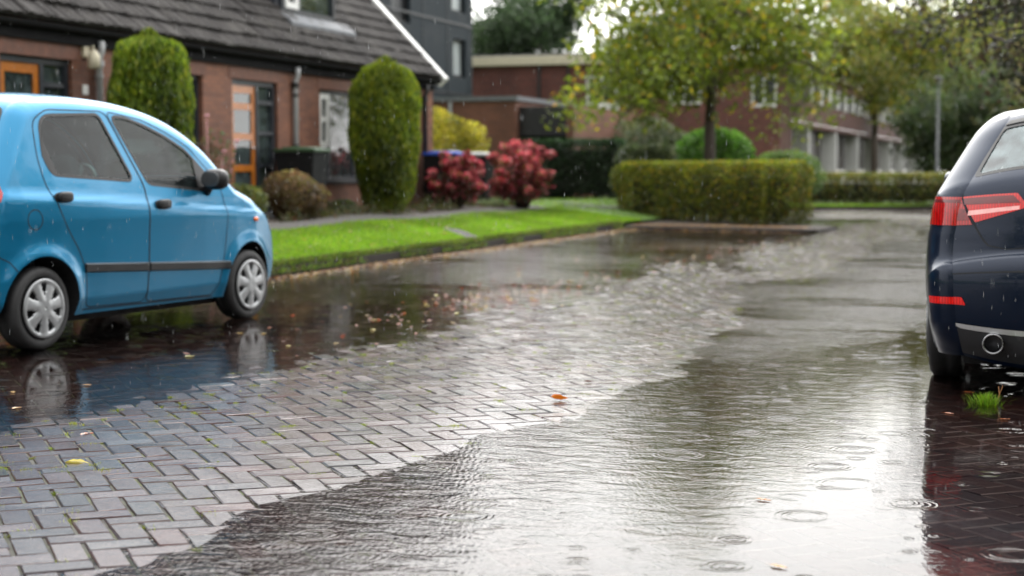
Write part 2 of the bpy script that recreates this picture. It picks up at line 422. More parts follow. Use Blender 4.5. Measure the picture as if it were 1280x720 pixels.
# ------------------------------------------------------------------ foliage
FOL = foliage_mat('leaves', .45)
BARK = plain('bark', (.055, .042, .032), .85, noise=.35, nscale=9, bump=.8)
def leaf_mesh(name, P, size, palette, weights=None, parent=None, shade=None, aspect=0.55, down=0.0, jitter=.25, up=None, flat=False):
    """leaf-sized rhombic faces at points P with random headings; shade multiplies the colour per leaf"""
    n = len(P); P = np.asarray(P, float)
    a = rng.normal(size=(n, 3)); a[:, 2] -= down
    if up is not None: a = a*(1-up) + np.array([0, 0, 1.0])*up*1.6
    a /= np.linalg.norm(a, axis=1)[:, None]
    if flat: a[:, 2] *= .12; a /= np.linalg.norm(a, axis=1)[:, None]
    r = rng.normal(size=(n, 3))
    if flat: r = r*.15+np.array([0, 0, 1.0])
    b = np.cross(a, r); b /= np.linalg.norm(b, axis=1)[:, None]
    c = np.cross(a, b)
    L = size*rng.uniform(.65, 1.35, n)[:, None]; Wd = L*aspect
    V = np.stack([P - a*L*.5, P + b*Wd*.5 + c*L*.08, P + a*L*.5, P - b*Wd*.5 + c*L*.08], 1)
    pal = np.array(palette, float); idx = rng.choice(len(pal), n, p=weights)
    col = pal[idx]*rng.uniform(1-jitter, 1+jitter, (n, 1))
    if shade is not None: col = col*np.asarray(shade)[:, None]
    return mesh_np(name, V.reshape(-1, 3), np.arange(4*n).reshape(n, 4), FOL, parent, tint=np.repeat(col, 4, 0))

def clump_noise(P, f, seed=0):
    x, y, z = P[:, 0]*f+seed, P[:, 1]*f+seed*1.7, P[:, 2]*f+seed*.6
    return (np.sin(x*1.0+1.3*np.sin(y*.9))+np.sin(y*1.3+1.1*np.sin(z*1.1))+np.sin(z*1.2+1.2*np.sin(x*.8)))/3

def ellipsoid_points(n, c, rad, shell=.55, power=2.0, noise_f=2.0, seed=0, rough=.22):
    d = rng.normal(size=(n, 3)); d /= np.linalg.norm(d, axis=1)[:, None]
    r = shell + (1-shell)*rng.random(n)**.5
    dd = np.abs(d)**power; k = dd.sum(1)**(-1/power)      # superellipsoid
    P = d*(r*k)[:, None]
    bump = 1 + rough*clump_noise(d, noise_f, seed)
    return np.asarray(c) + P*np.asarray(rad)*bump[:, None], r

def shrub(name, label, cat, loc, rad, n, size, palette, weights=None, group=None, power=2.0, stems=5, seed=0, rough=.3, noise_f=3.0, core=(.012, .015, .008), up=None, aspect=.55, shell=.55, lift=0.0):
    t = empty(name, loc); tag(t, label, cat, group)
    c = (0, 0, rad[2]*0.98 + lift)
    P, r = ellipsoid_points(n, c, rad, shell, power, noise_f, seed, rough)
    P = P[P[:, 2] > .01]
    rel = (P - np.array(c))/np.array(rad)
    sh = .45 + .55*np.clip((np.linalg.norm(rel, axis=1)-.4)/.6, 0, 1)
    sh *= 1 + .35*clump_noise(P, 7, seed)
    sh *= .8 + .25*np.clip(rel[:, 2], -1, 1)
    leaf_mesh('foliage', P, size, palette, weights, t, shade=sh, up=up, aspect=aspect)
    mb = MB()
    for k in range(stems):
        a = 2*PI*k/stems + seed; e = Vector((math.cos(a)*rad[0]*.55, math.sin(a)*rad[1]*.55, c[2] + rad[2]*.3*math.sin(k*2.1+1)))
        mb.tube([(math.cos(a)*.04, math.sin(a)*.04, -.03), e*.5 + Vector((0, 0, .05)), e], [.022, .016, .007], 6)
    mb.build('stem', BARK, t, True)
    return t

def hedge(name, label, x0, x1, y0, y1, z0, h, n, size, palette, weights=None, seed=0, group=None, rz=0.0):
    t = empty(name, ((x0+x1)/2, (y0+y1)/2, z0), rz); tag(t, label, 'hedge', group)
    rx, ry = (x1-x0)/2, (y1-y0)/2
    # surface-biased points in a rounded box
    P = np.empty((0, 3))
    area = np.array([rx*2*h, rx*2*h, ry*2*h, ry*2*h, rx*ry*4]); area /= area.sum()
    s = rng.choice(5, n, p=area); u, v, dep = rng.uniform(-1, 1, n), rng.uniform(0, 1, n), np.abs(rng.normal(0, .13, n))
    X = np.where(s < 2, u*rx, np.where(s == 2, rx-dep, np.where(s == 3, -rx+dep, u*rx)))
    Y = np.where(s == 0, -ry+dep, np.where(s == 1, ry-dep, np.where(s < 4, u*ry, (v*2-1)*ry)))
    Z = np.where(s < 4, v*h, h-dep)
    P = np.stack([X, Y, Z], 1)
    out = .13*clump_noise(P, 1.7, seed) + .07*clump_noise(P, 5.5, seed+3)
    dirv = np.stack([X/rx, Y/ry, (Z/h-.4)], 1); dirv = np.sign(dirv)*np.abs(dirv)**4
    P = P + dirv*out[:, None]
    # round the upper edges
    ez = np.clip((P[:, 2]-h*.72)/(h*.28), 0, 1.3)**2
    P[:, 0] -= np.sign(P[:, 0])*ez*.22*(np.abs(P[:, 0])/rx)**6; P[:, 1] -= np.sign(P[:, 1])*ez*.12*(np.abs(P[:, 1])/ry)**6
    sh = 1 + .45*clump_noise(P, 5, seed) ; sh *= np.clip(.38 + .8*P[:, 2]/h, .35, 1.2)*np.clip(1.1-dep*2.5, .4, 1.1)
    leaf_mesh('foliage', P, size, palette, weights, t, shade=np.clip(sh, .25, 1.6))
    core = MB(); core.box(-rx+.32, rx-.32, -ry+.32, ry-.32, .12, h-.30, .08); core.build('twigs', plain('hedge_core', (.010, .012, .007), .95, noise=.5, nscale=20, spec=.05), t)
    mb = MB()
    for k in range(max(3, int(rx*2/.5))):
        xx = -rx+.2+k*.5
        if xx < rx-.1: mb.tube([(xx, 0, -.03), (xx+.03, .02, .3)], .02, 6)
    mb.build('stem', BARK, t, True)
    return t

def tree(name, label, loc, H, fork, rad, nleaf, size, palette, weights=None, seed=1, trunk_r=.14, group=None, limbs=7, subs=6, lean=.0, sparse=1.0, flat=1.0, droop=.0, crown_c=None):
    rs = np.random.default_rng(seed)
    t = empty(name, loc); tag(t, label, 'tree', group)
    mb = MB(); tips = []
    top = Vector((lean, 0, H*.82))
    cz = crown_c if crown_c is not None else (fork + (H-fork)*.52)
    mb.tube([(0, 0, -.15), (.01, 0, .25), (lean*.15, .03, fork*.55), (lean*.3, 0, fork)], [trunk_r*1.35, trunk_r*1.05, trunk_r*.92, trunk_r*.85], 12)
    lead = [Vector((lean*.3, 0, fork)), Vector((lean*.5+.1, -.06, fork+(H-fork)*.3)), Vector((lean*.8-.05, .08, fork+(H-fork)*.6)), Vector((lean, 0, H*.93))]
    mb.tube(lead, [trunk_r*.8, trunk_r*.55, trunk_r*.32, .015], 9)
    for k in range(limbs):
        a = 2*PI*k/limbs + rs.uniform(-.4, .4); f = k/limbs
        q = rs.uniform(0, .75)
        st = Vector((lean*.3, 0, fork*.94)).lerp(top, q*.75)
        zz = cz + (H-cz)*rs.uniform(-.75, .75)
        rr = math.sqrt(max(.05, 1-((zz-cz)/(H-cz))**2))*rs.uniform(.6, .95)
        e = Vector((lean + math.cos(a)*rad*rr, math.sin(a)*rad*rr*flat, zz - droop*rr))
        mid = st.lerp(e, .5) + Vector((0, 0, .25*(H-fork)*.2))
        lr = trunk_r*(.5-.25*q)
        mb.tube([st, mid, e], [lr, lr*.6, .012], 7)
        for j in range(subs):
            u = rs.uniform(.3, 1.0)
            s0 = (st.lerp(mid, u*2) if u < .5 else mid.lerp(e, u*2-1))
            off = Vector((rs.normal(0, .4), rs.normal(0, .4*flat), rs.normal(.08, .3)-droop*.3))*rad*.42
            s1 = s0 + off
            mb.tube([s0, s0.lerp(s1, .5)+Vector((0, 0, .06)), s1], [lr*.3+.006, lr*.18+.004, .004], 5)
            tips.append((s1, rs.uniform(.6, 1.15))); tips.append((s0.lerp(s1, .55), rs.uniform(.5, .9)))
    mb.build('trunk', BARK, t, True)
    tips.append((lead[-1], .8)); tips.append((lead[-2], 1.0))
    C = np.array([list(p) for p, w in tips]); Wt = np.array([w for p, w in tips])
    pick = rs.choice(len(C), nleaf, p=Wt/Wt.sum())
    g = rng.normal(size=(nleaf, 3)); g /= np.maximum(1e-6, np.linalg.norm(g, axis=1))[:, None]; g *= (rng.random(nleaf)**.45)[:, None]
    P = C[pick] + g*np.array([rad*.27, rad*.27, rad*.22])*sparse*(.6+.5*Wt[pick])[:, None]
    P[:, 2] -= droop*.25*np.abs(g[:, 2])*rad
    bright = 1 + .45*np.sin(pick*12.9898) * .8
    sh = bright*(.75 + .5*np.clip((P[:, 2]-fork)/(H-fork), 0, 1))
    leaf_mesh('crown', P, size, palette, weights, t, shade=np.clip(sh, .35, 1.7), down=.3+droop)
    return t

# ------------------------------------------------------------------ car bodies
def dense(pts, step=.02, closed=False):
    pts = [np.array(p, float) for p in pts]; out = []
    m = len(pts)
    for i in range(m if closed else m-1):
        a, b = pts[i], pts[(i+1) % m]; k = max(1, int(np.linalg.norm(b-a)/step))
        for j in range(k): out.append(a + (b-a)*j/k)
    if not closed: out.append(pts[-1])
    return np.array(out)

def spline(pts, per=8, closed=False):
    P = [np.array(p, float) for p in pts]; m = len(P); out = []
    for i in range(m if closed else m-1):
        p0 = P[(i-1) % m] if closed or i > 0 else 2*P[0]-P[1]
        p1, p2 = P[i], P[(i+1) % m]
        p3 = P[(i+2) % m] if closed or i+2 < m else 2*P[-1]-P[-2]
        for j in range(per):
            t = j/per
            out.append(.5*((2*p1)+(-p0+p2)*t+(2*p0-5*p1+4*p2-p3)*t*t+(-p0+3*p1-3*p2+p3)*t**3))
    if not closed: out.append(P[-1])
    return np.array(out)

def inpoly(P, poly):
    x, y = P[:, 0], P[:, 1]; c = np.zeros(len(P), bool); j = len(poly)-1
    for i in range(len(poly)):
        xi, yi = poly[i]; xj, yj = poly[j]
        if yi != yj:
            c ^= ((yi > y) != (yj > y)) & (x < (xj-xi)*(y-yi)/(yj-yi)+xi)
        j = i
    return c

def grow(poly, d):
    """offset a closed polygon outwards"""
    P = np.asarray(poly); area = np.sum(P[:, 0]*np.roll(P[:, 1], -1)-np.roll(P[:, 0], -1)*P[:, 1])
    t = np.roll(P, -1, 0)-np.roll(P, 1, 0); t /= np.linalg.norm(t, axis=1)[:, None]+1e-9
    nrm = np.stack([t[:, 1], -t[:, 0]], 1)*(1 if area > 0 else -1)
    return P + nrm*d

def rounded(poly, r=.03, k=4):
    out = []; m = len(poly)
    for i in range(m):
        a, b, c = [np.array(poly[(i+q) % m], float) for q in (-1, 0, 1)]
        d1 = a-b; d2 = c-b; l1, l2 = np.linalg.norm(d1), np.linalg.norm(d2); q = min(r, l1*.45, l2*.45)
        s, e = b+d1/l1*q, b+d2/l2*q
        for j in range(k+1):
            t = j/k; out.append((1-t)**2*s+2*t*(1-t)*b+t*t*e)
    return np.array(out)

def nearest(P, line):
    """distance and outward segment normal to the nearest place of a polyline"""
    A = line[:-1]; D = line[1:]-A; L2 = (D**2).sum(1)
    best = np.full(len(P), 1e9); nb = np.zeros((len(P), 2))
    nrm = np.stack([-D[:, 1], D[:, 0]], 1)/np.sqrt(L2)[:, None]
    for i in range(len(A)):
        w = P-A[i]; t = np.clip((w@D[i])/L2[i], 0, 1); q = w-t[:, None]*D[i]; d = (q**2).sum(1)
        s = d < best; best[s] = d[s]; nb[s] = nrm[i]
    return np.sqrt(best), nb

def cdt(loops, grid):
    V = []; Ed = []
    for lp, closed in loops:
        b = len(V); V += [Vector((float(p[0]), float(p[1]))) for p in lp]; m = len(lp)
        Ed += [(b+i, b+(i+1) % m) for i in range(m if closed else m-1)]
    V += [Vector((float(p[0]), float(p[1]))) for p in grid]
    v, e, f, _, _, _ = delaunay_2d_cdt(V, Ed, [], 0, 1e-5)
    return np.array([[p.x, p.y] for p in v]), np.array([list(q) for q in f])

class CarBody:
    """side panels are height fields over the side view, joined by a strip that wraps over nose, roof and tail"""
    def __init__(s, spec):
        s.sp = spec; s.r = spec['fillet']
        s.line = dense(spline(spec['outline'], 6), .02)       # rear-bottom -> roof -> front-bottom
    def W0(s, x, z):
        sp = s.sp
        w = np.interp(z, *zip(*sp['section']))*np.interp(x, *zip(*sp['plan']))
        for (cx, cz) in sp['wheels']:
            d = np.hypot(x-cx, z-cz)
            w = w + sp.get('flare', .018)*np.exp(-((d-sp['arch'])/.055)**2)*(z > sp['sill']-.1)
        if 'crease' in sp:
            a, b, h = sp['crease']; zc = a+b*x
            w = w + h*(1/(1+np.exp((z-zc)/.012)))-h*(1/(1+np.exp((z-zc+.16)/.06)))*.9
        return w
    def side(s, P):
        x, z = P[:, 0], P[:, 1]
        d, nb = nearest(P, s.line); r = s.r
        u = np.clip((r-d)/r, 0, 1)
        w = s.W0(x, z)-r+np.sqrt(np.maximum(0, r*r-(u*r)**2))
        e = 1e-3
        gx = (s.W0(x+e, z)-s.W0(x-e, z))/(2*e); gz = (s.W0(x, z+e)-s.W0(x, z-e))/(2*e)
        base = np.stack([np.ones_like(x), -gx, -gz], 1); base /= np.linalg.norm(base, axis=1)[:, None]
        out = np.stack([np.zeros_like(x), nb[:, 0], nb[:, 1]], 1)
        n = out*u[:, None]+base*np.sqrt(1-u*u)[:, None]; n /= np.linalg.norm(n, axis=1)[:, None]
        return np.stack([w, x, z], 1), n
    def strip_setup(s):
        L = s.line; seg = np.linalg.norm(np.diff(L, axis=0), axis=1); s.S = np.concatenate([[0], np.cumsum(seg)])
        t = np.gradient(L, axis=0); t /= np.linalg.norm(t, axis=1)[:, None]
        nn = np.stack([-t[:, 1], t[:, 0]], 1)
        k = 7; pad = np.pad(nn, ((k, k), (0, 0)), 'edge'); nn = sum(pad[i:i+len(nn)] for i in range(2*k+1)); nn /= np.linalg.norm(nn, axis=1)[:, None]
        s.NN = nn; s.ye = s.W0(L[:, 0], L[:, 1])-s.r
        s.bul = np.interp(s.S/s.S[-1], *zip(*s.sp['bulge'])) if s.sp.get('bulge_by') != 'x' else None
    def strip_pos(s, v, q):
        f = lambda a: np.interp(q, s.S, a)
        cx, cz, nx, nz, ye, b = f(s.line[:, 0]), f(s.line[:, 1]), f(s.NN[:, 0]), f(s.NN[:, 1]), f(s.ye), f(s.bul)
        k = b*(1-np.abs(v)**2.6)
        return np.stack([v*ye, cx+nx*k, cz+nz*k], 1)
    def strip(s, P):
        v, q = P[:, 0]/.7, P[:, 1]; e = 4e-3
        p = s.strip_pos(v, q)
        dv = s.strip_pos(np.minimum(v+e, 1), q)-s.strip_pos(np.maximum(v-e, -1), q)
        dq = s.strip_pos(v, np.minimum(q+e, s.S[-1]))-s.strip_pos(v, np.maximum(q-e, 0))
        n = np.cross(dv, dq); n /= np.linalg.norm(n, axis=1)[:, None]+1e-12
        return p, n
    def s_at(s, z=None, x=None, end='rear'):
        """arclength on the profile where it passes a height (rear or front end) or a station x on the upper side"""
        L = s.line; top = np.argmax(L[:, 1])
        if z is not None:
            if end == 'rear': return float(np.interp(z, np.maximum.accumulate(L[:top, 1]), s.S[:top]))
            zz = L[top:, 1][::-1]; return float(np.interp(z, np.maximum.accumulate(zz), s.S[top:][::-1]))
        i0 = np.argmin(L[:, 0])
        return float(np.interp(x, np.maximum.accumulate(L[i0:np.argmax(L[:, 0])+1, 0]), s.S[i0:np.argmax(L[:, 0])+1]))
    def rear_poly(s, pts, end='rear'):
        """polygon given as (lateral, height) seen from the end -> strip domain"""
        out = []
        for (y, z) in pts:
            q = s.s_at(z=z, end=end); ye = float(np.interp(q, s.S, s.ye)); out.append((y/ye*.7, q))
        return out

def emit(name, lift, V2, T, sgn, mat, parent, off=0.0, flip=False):
    used, inv = np.unique(T, return_inverse=True); P, n = lift(V2[used]); F = inv.reshape(T.shape)
    P = P+n*off
    if sgn < 0: P = P*[-1, 1, 1]; n = n*[-1, 1, 1]
    # orient faces with the normals
    fn = np.cross(P[F[:, 1]]-P[F[:, 0]], P[F[:, 2]]-P[F[:, 0]])
    bad = (fn*n[F[:, 0]]).sum(1) < 0; F = F.copy(); F[bad] = F[bad][:, ::-1]
    return mesh_np(name, P, F, mat, parent, True, normals=n)

def ribbon(name, body, pts, width, sgn, mat, parent, off=.0015, thick=None):
    """thin strip laid along a side-view line (panel gaps, mouldings)"""
    L = dense(pts, .02); t = np.gradient(L, axis=0); t /= np.linalg.norm(t, axis=1)[:, None]+1e-9
    nn = np.stack([-t[:, 1], t[:, 0]], 1)
    a, na = body.side(L-nn*width/2); b, nb_ = body.side(L+nn*width/2)
    m = len(L)
    if thick is None:
        V = np.concatenate([a+na*off, b+nb_*off]); F = [(i, i+1, m+i+1, m+i) for i in range(m-1)]; NN = np.concatenate([na, nb_])
        if sgn > 0: pass
        V = V*[sgn, 1, 1]; NN = NN*[sgn, 1, 1]
        P0, P1, P2 = [V[F[0][k]] for k in range(3)]
        if np.dot(np.cross(P1-P0, P2-P0), NN[0]) < 0: F = [q[::-1] for q in F]
        return mesh_np(name, V, F, mat, parent, True, normals=NN)
    c0, n0 = body.side(L-nn*width*.36); c1, n1 = body.side(L+nn*width*.36)
    V = np.concatenate([a, c0+n0*thick, c1+n1*thick, b])*[sgn, 1, 1]
    F = [(k*m+i, k*m+i+1, (k+1)*m+i+1, (k+1)*m+i) for k in range(3) for i in range(m-1)]
    F += [(0, m, 2*m, 3*m), (m-1, 2*m-1, 3*m-1, 4*m-1)]
    if sgn < 0: F = [q[::-1] for q in F]
    return mesh_np(name, V, F, mat, parent, False)

M_TYRE = plain('tyre_rubber', (.018, .018, .019), .6, noise=.3, nscale=30, bump=.2)
M_BLACK = plain('black_trim', (.014, .014, .015), .4, noise=.2)
M_DARK = plain('dark_cavity', (.006, .006, .007), .9)
M_SEAT = plain('seat_cloth', (.05, .055, .06), .9, noise=.3, nscale=20)
M_CHROME = plain('chrome', (.75, .76, .78), .12, metal=1.0)
M_DUSKY = plain('mirror_glass', (.06, .065, .07), .08, spec=.8)
M_SILVER = plain('silver_wheel_paint', (.33, .34, .35), .36, metal=.5, coat=.4, noise=.2)
M_GAP = plain('panel_gap', (.008, .010, .014), .7)

def make_wheel(car, x, z, y, sgn, R_t, w, R_rim, spokes, kind):
    """one wheel with tyre and cover; y is the outer face"""
    root = empty('wheel', (sgn*y, x, z)); root.parent = car
    hb = MB()
    hb.lathe([(.02, -.10), (R_rim*.98, -.10), (R_rim*.99, -.02), (R_rim*.96, -.016), (.02, -.016)], axis='x', n=36)
    mb = MB(); hw = w/2
    prof = [(R_rim*.97, -w+.01), (R_rim*1.06, -w+.004), (R_t*.93, -w), (R_t*.985, -w+.02), (R_t, -w+.045), (R_t, -hw-.03), (R_t*.992, -hw-.026), (R_t*.992, -hw+.006), (R_t, -hw+.01), (R_t, -.035), (R_t*.985, -.012), (R_t*.93, .004), (R_t*.80, .008), (R_rim*1.07, .002), (R_rim*1.0, -.006), (R_rim*.97, -.02)]
    mb.lathe(prof, axis='x', n=56)
    cap = MB(); nt = spokes*10; rr = np.linspace(.0, 1, 15); V = []; F = []
    for i, q in enumerate(rr):
        for k in range(nt):
            t = 2*PI*k/nt+.2
            hgt = .004 - .020*q*q*0 + .012*math.cos(q*PI*.5)+.004*(1 if q > .9 else 0)
            if .30 < q < .86: hgt -= .006*(0.5-0.5*math.cos((k % 10)/10*2*PI))
            V.append((hgt, math.cos(t)*R_rim*q, math.sin(t)*R_rim*q))
    for i in range(len(rr)-1):
        qm = (rr[i]+rr[i+1])/2
        for k in range(nt):
            ph = k % 10
            lo, hi = (4, 6) if kind == 'cover' else (3, 7)
            if (.40 if kind == 'cover' else .28) < qm < .85 and (lo - (qm > .6) <= ph <= hi-1+(qm > .6)):
                continue
            F.append((i*nt+k, i*nt+(k+1) % nt, (i+1)*nt+(k+1) % nt, (i+1)*nt+k))
    cap.add(V, F)
    o = [hb.build('hub', M_DARK, root, True), mb.build('tyre', M_TYRE, root, True), cap.build('wheel_cover' if kind == 'cover' else 'rim', M_SILVER, root, True)]
    m = o[2].modifiers.new('s', 'SOLIDIFY'); m.thickness = .012; m.offset = -1
    if sgn < 0:
        for q in o:
            q.rotation_euler = (0, 0, PI)
    return root

def seat(parent, x, y, w, col, z=.28, h=.62):
    t = MB(); t.superell((y, x, z+.10), (w/2, .26, .09), .45)
    rot = Matrix.Rotation(R(14), 3, 'X')
    t.superell((y, x-.26, z+.10+h*.5), (w/2, .085, h*.5), .5, rot)
    t.superell((y, x-.345, z+.10+h+.10), (w*.26, .05, .10), .6, rot)
    t.tube([(y-.05, x-.33, z+h), (y-.05, x-.34, z+h+.1)], .007, 6); t.tube([(y+.05, x-.33, z+h), (y+.05, x-.34, z+h+.1)], .007, 6)
    return t.build('seat', col, parent, True)

def build_car(name, label, spec, loc, heading, group):
    car = empty(name, loc, -heading); tag(car, label, 'car', group)
    B = CarBody(spec); B.strip_setup()
    sp = spec; pm = sp['paint']; gl = sp['glass']
    L = B.line
    # bottom edge with the wheel arches
    zb = sp['sill']; ra = sp['arch']; (rx, rz), (fx, fz) = sp['wheels']
    def arc(cx, cz):
        th = math.asin((cz-zb)/ra); a = np.linspace(-th, PI+th, 34); return np.stack([cx+ra*np.cos(a), cz+ra*np.sin(a)], 1)
    bottom = np.concatenate([dense([L[-1], (fx+ra*math.cos(math.asin((fz-zb)/ra)), zb)], .03)[1:-1], arc(fx, fz), dense([(fx-ra*.97, zb+.001), (rx+ra*.97, zb+.001)], .04), arc(rx, rz), dense([(rx-ra*.97, zb+.001), L[0]], .03)[1:-1]])
    outer = np.concatenate([L, bottom])
    g = np.arange(-1.2, 4.2, .03); gz = np.arange(.1, 1.7, .03)
    G = np.stack(np.meshgrid(g, gz, indexing='ij'), -1).reshape(-1, 2); G[:, 0] += (np.round(G[:, 1]/.03) % 2)*.015
    d, _ = nearest(G, L); G = G[inpoly(G, outer) & (d > B.r*1.02)]
    loops = [(outer, True)]
    tt = np.gradient(L, axis=0); tt /= np.linalg.norm(tt, axis=1)[:, None]; nin = np.stack([tt[:, 1], -tt[:, 0]], 1)
    extra = []
    for f in (.02, .07, .15, .27, .42, .60, .80, 1.0):
        q = L+nin*B.r*f; dd, _ = nearest(q, L); extra.append(q[inpoly(q, outer) & (dd > B.r*f*.93)])
    grid = np.concatenate([G]+extra)
    classes = []                                             # (class, polygon) first hit wins
    for nm, poly in sp.get('window_blanks', []):
        P = dense(poly, .025, True); classes.append(('seal:'+nm, P)); loops.append((P, True))
    for nm, poly in sp['windows']:
        P = dense(rounded(poly, .045), .025, True); classes.append(('glass:'+nm, P)); loops.append((P, True))
        Q = grow(P, sp.get('seal', .016)); classes.append(('seal:'+nm, Q)); loops.append((Q, True))
    for nm, poly in sp.get('side_lamps', []):
        P = dense(poly, .02, True); classes.append(('lamp:'+nm, P)); loops.append((P, True))
    for nm, poly in sp['doors']:
        P = dense(rounded(poly, .06), .03, True); classes.append(('door:'+nm, P)); loops.append((P, True))
    V2, T = cdt(loops, grid)
    cen = V2[T].mean(1); keep = inpoly(cen, outer); T = T[keep]; cen = cen[keep]
    cls = np.full(len(T), 'body', dtype=object); done = np.zeros(len(T), bool)
    for nm, P in classes:
        h = inpoly(cen, P) & ~done; cls[h] = nm; done |= h
    body = empty('body', (0, 0, 0)); body.parent = car
    lamps = {}
    for sgn in (1, -1):
        doors = {}
        emit('quarter_and_wing', B.side, V2, T[cls == 'body'], sgn, pm, body)
        emit('inner_lining', B.side, V2, T[cls == 'body'], sgn, M_DARK, body, off=-.02)
        for nm, poly in sp['doors']:
            dr = emit('door', B.side, V2, T[cls == 'door:'+nm], sgn, pm, car, off=0); doors[nm] = dr
            emit('inner_trim', B.side, V2, T[cls == 'door:'+nm], sgn, M_DARK, dr, off=-.02)
            ring = np.concatenate([rounded(poly, .06), rounded(poly, .06)[:1]])
            ribbon('door_gap', B, ring, .007, sgn, M_GAP, dr)
        for nm, poly in sp['windows']:
            dr = doors.get(sp['window_of'].get(nm), body)
            emit('window', B.side, V2, T[cls == 'glass:'+nm], sgn, gl, dr, off=-.006)
            emit('window_seal', B.side, V2, T[cls == 'seal:'+nm], sgn, M_BLACK, dr, off=.002)
        for nm, poly in sp.get('side_lamps', []):
            lamps.setdefault((nm, sgn), []).append(T[cls == 'lamp:'+nm])
        for nm, (hx, hz) in sp['handles'].items():
            p, n = B.side(np.array([[hx, hz]])); p = p[0]*[sgn, 1, 1]
            hb = MB(); hb.superell((p[0]+sgn*.020, p[1], p[2]), (.017, .075, .017) if sp['handle'] == 'bar' else (.020, .070, .034), .6)
            hb.superell((p[0]+sgn*.004, p[1], p[2]-.004), (.010, .085, .036), .7)
            hb.build('handle', M_BLACK if sp['handle'] != 'bar' else pm, doors[nm], True)
        for (nm, pts, w, th) in sp.get('mouldings', []):
            ribbon('side_moulding', B, pts, w, sgn, M_BLACK, doors.get(nm, body), thick=th)
        for (nm, pts, w) in sp.get('gaps', []):
            ribbon(nm, B, pts, w, sgn, M_GAP, body)
        mx, mz = sp['mirror']; p, n = B.side(np.array([[mx, mz]])); p = p[0]*[sgn, 1, 1]
        fo = .42 if sp.get('mirrors_folded') else 1.0
        mb = MB(); mb.superell((p[0]+sgn*.115*fo, p[1]-.02-.05*(fo < 1), p[2]+.05), (.10*fo, .07 if fo == 1 else .11, .075), .75)
        mb.tube([(p[0]-sgn*.01, p[1]+.03, p[2]-.05), (p[0]+sgn*.06, p[1]+.0, p[2]+.01)], [.035, .03], 8)
        mo = mb.build('mirror', sp.get('mirror_mat', M_BLACK), doors['front'], True)
        mg = MB(); mg.superell((p[0]+sgn*.115*fo, p[1]-.088-.075*(fo < 1), p[2]+.05), (.078*fo, .006, .055), .8); mg.build('mirror_glass', M_DUSKY, mo, True)
        if 'indicator' in sp:
            ix, iz = sp['indicator']; p, n = B.side(np.array([[ix, iz]])); p = p[0]*[sgn, 1, 1]
            ib = MB(); ib.superell((p[0]+sgn*.004, p[1], p[2]), (.012, .030, .018), .9); ib.build('indicator', plain('amber_lens', (.85, .16, .02), .15, coat=1), car, True)
        if 'fuel' in sp and sgn == sp['fuel'][3]:
            cx, cz, cr, _ = sp['fuel']; a = np.linspace(0, 2*PI, 40)
            ribbon('fuel_flap', B, np.stack([cx+cr*np.cos(a), cz+cr*np.sin(a)], 1), .006, sgn, M_GAP, body)
        # arch liner
        for cx, cz in sp['wheels']:
            lb = MB(); A = arc(cx, cz); p, n = B.side(A); m = len(A)
            V = [tuple(q*[sgn, 1, 1]) for q in p]+[(sgn*(float(p[i][0])-.30), A[i][0], A[i][1]) for i in range(m)]
            lb.add(V, [(i, i+1, m+i+1, m+i) for i in range(m-1)]+[tuple(range(m, 2*m))])
            lb.build('arch_liner', M_DARK, body)
    # strip over nose, bonnet, screen, roof, tail
    ST = B.S[-1]
    loops = [(dense([(-.7, 0), (.7, 0), (.7, ST), (-.7, ST)], .025, True), True)]
    G = np.stack(np.meshgrid(np.arange(-.685, .69, .035), np.arange(.02, ST, .03), indexing='ij'), -1).reshape(-1, 2)
    classes = []
    for nm, poly, rnd in sp['strip'](B):
        P = dense(rounded(poly, rnd) if rnd else poly, .025, True); classes.append((nm, P)); loops.append((P, True))
    V2s, Ts = cdt(loops, G); cen = V2s[Ts].mean(1); ok = (np.abs(cen[:, 0]) < .6999) & (cen[:, 1] > 0) & (cen[:, 1] < ST); Ts = Ts[ok]; cen = cen[ok]
    cl = np.full(len(Ts), 'body', dtype=object); done = np.zeros(len(Ts), bool)
    for nm, P in classes:
        h = inpoly(cen, P) & ~done; cl[h] = nm; done |= h
    emit('bonnet_and_roof', B.strip, V2s, Ts[cl == 'body'], 1, pm, body)
    emit('headlining', B.strip, V2s, Ts[cl == 'body'], 1, M_DARK, body, off=-.025)
    parts = {}
    for nm in sorted(dict.fromkeys(n for n, _ in classes), key=lambda q: '/' in q):
        kind, _, rest = nm.partition(':'); off = {'glass': -.004, 'lamp': .004, 'bar': .006, 'black': .001, 'gap': .001, 'grille': -.01}.get(kind, 0)
        mat = sp['strip_mats'][nm]
        sel = Ts[cl == nm]
        if not len(sel): continue
        left = cen[cl == nm][:, 0] < 0
        if kind in ('lamp', 'bar') and rest.split('/')[-1] != 'one':
            for sd, mask in ((1, ~left), (-1, left)):
                parent = car
                if '/' in rest: parent = parts.get((rest.split('/')[0], sd), car)
                if not mask.any(): continue
                parts[(rest.split('/')[-1] if '/' in rest else rest, sd)] = emit(sp['strip_names'][nm], B.strip, V2s, sel[mask], 1, mat, parent, off=off)
        else:
            parts[(rest, 0)] = emit(sp['strip_names'][nm], B.strip, V2s, sel, 1, mat, car if kind != 'gap' else body, off=off)
    for (nm, sgn), tl in lamps.items():
        parent = parts.get((nm, sgn), car)
        emit(sp['strip_names'].get('side:'+nm, 'lamp'), B.side, V2, tl[0], sgn, sp['strip_mats']['side:'+nm], parent, off=.004)
    # underside
    ub = MB(); xr, xf = L[0][0]+.06, L[-1][0]-.06; hw = sp['section'][0][1]-.12
    ub.box(-hw, hw, xr, xf, zb-.06, zb+.10, .03)
    ub.box(-hw-.08, hw+.08, rx+ra+.02, fx-ra-.02, zb-.005, zb+.06, .02)
    ub.build('underbody', M_DARK, car)
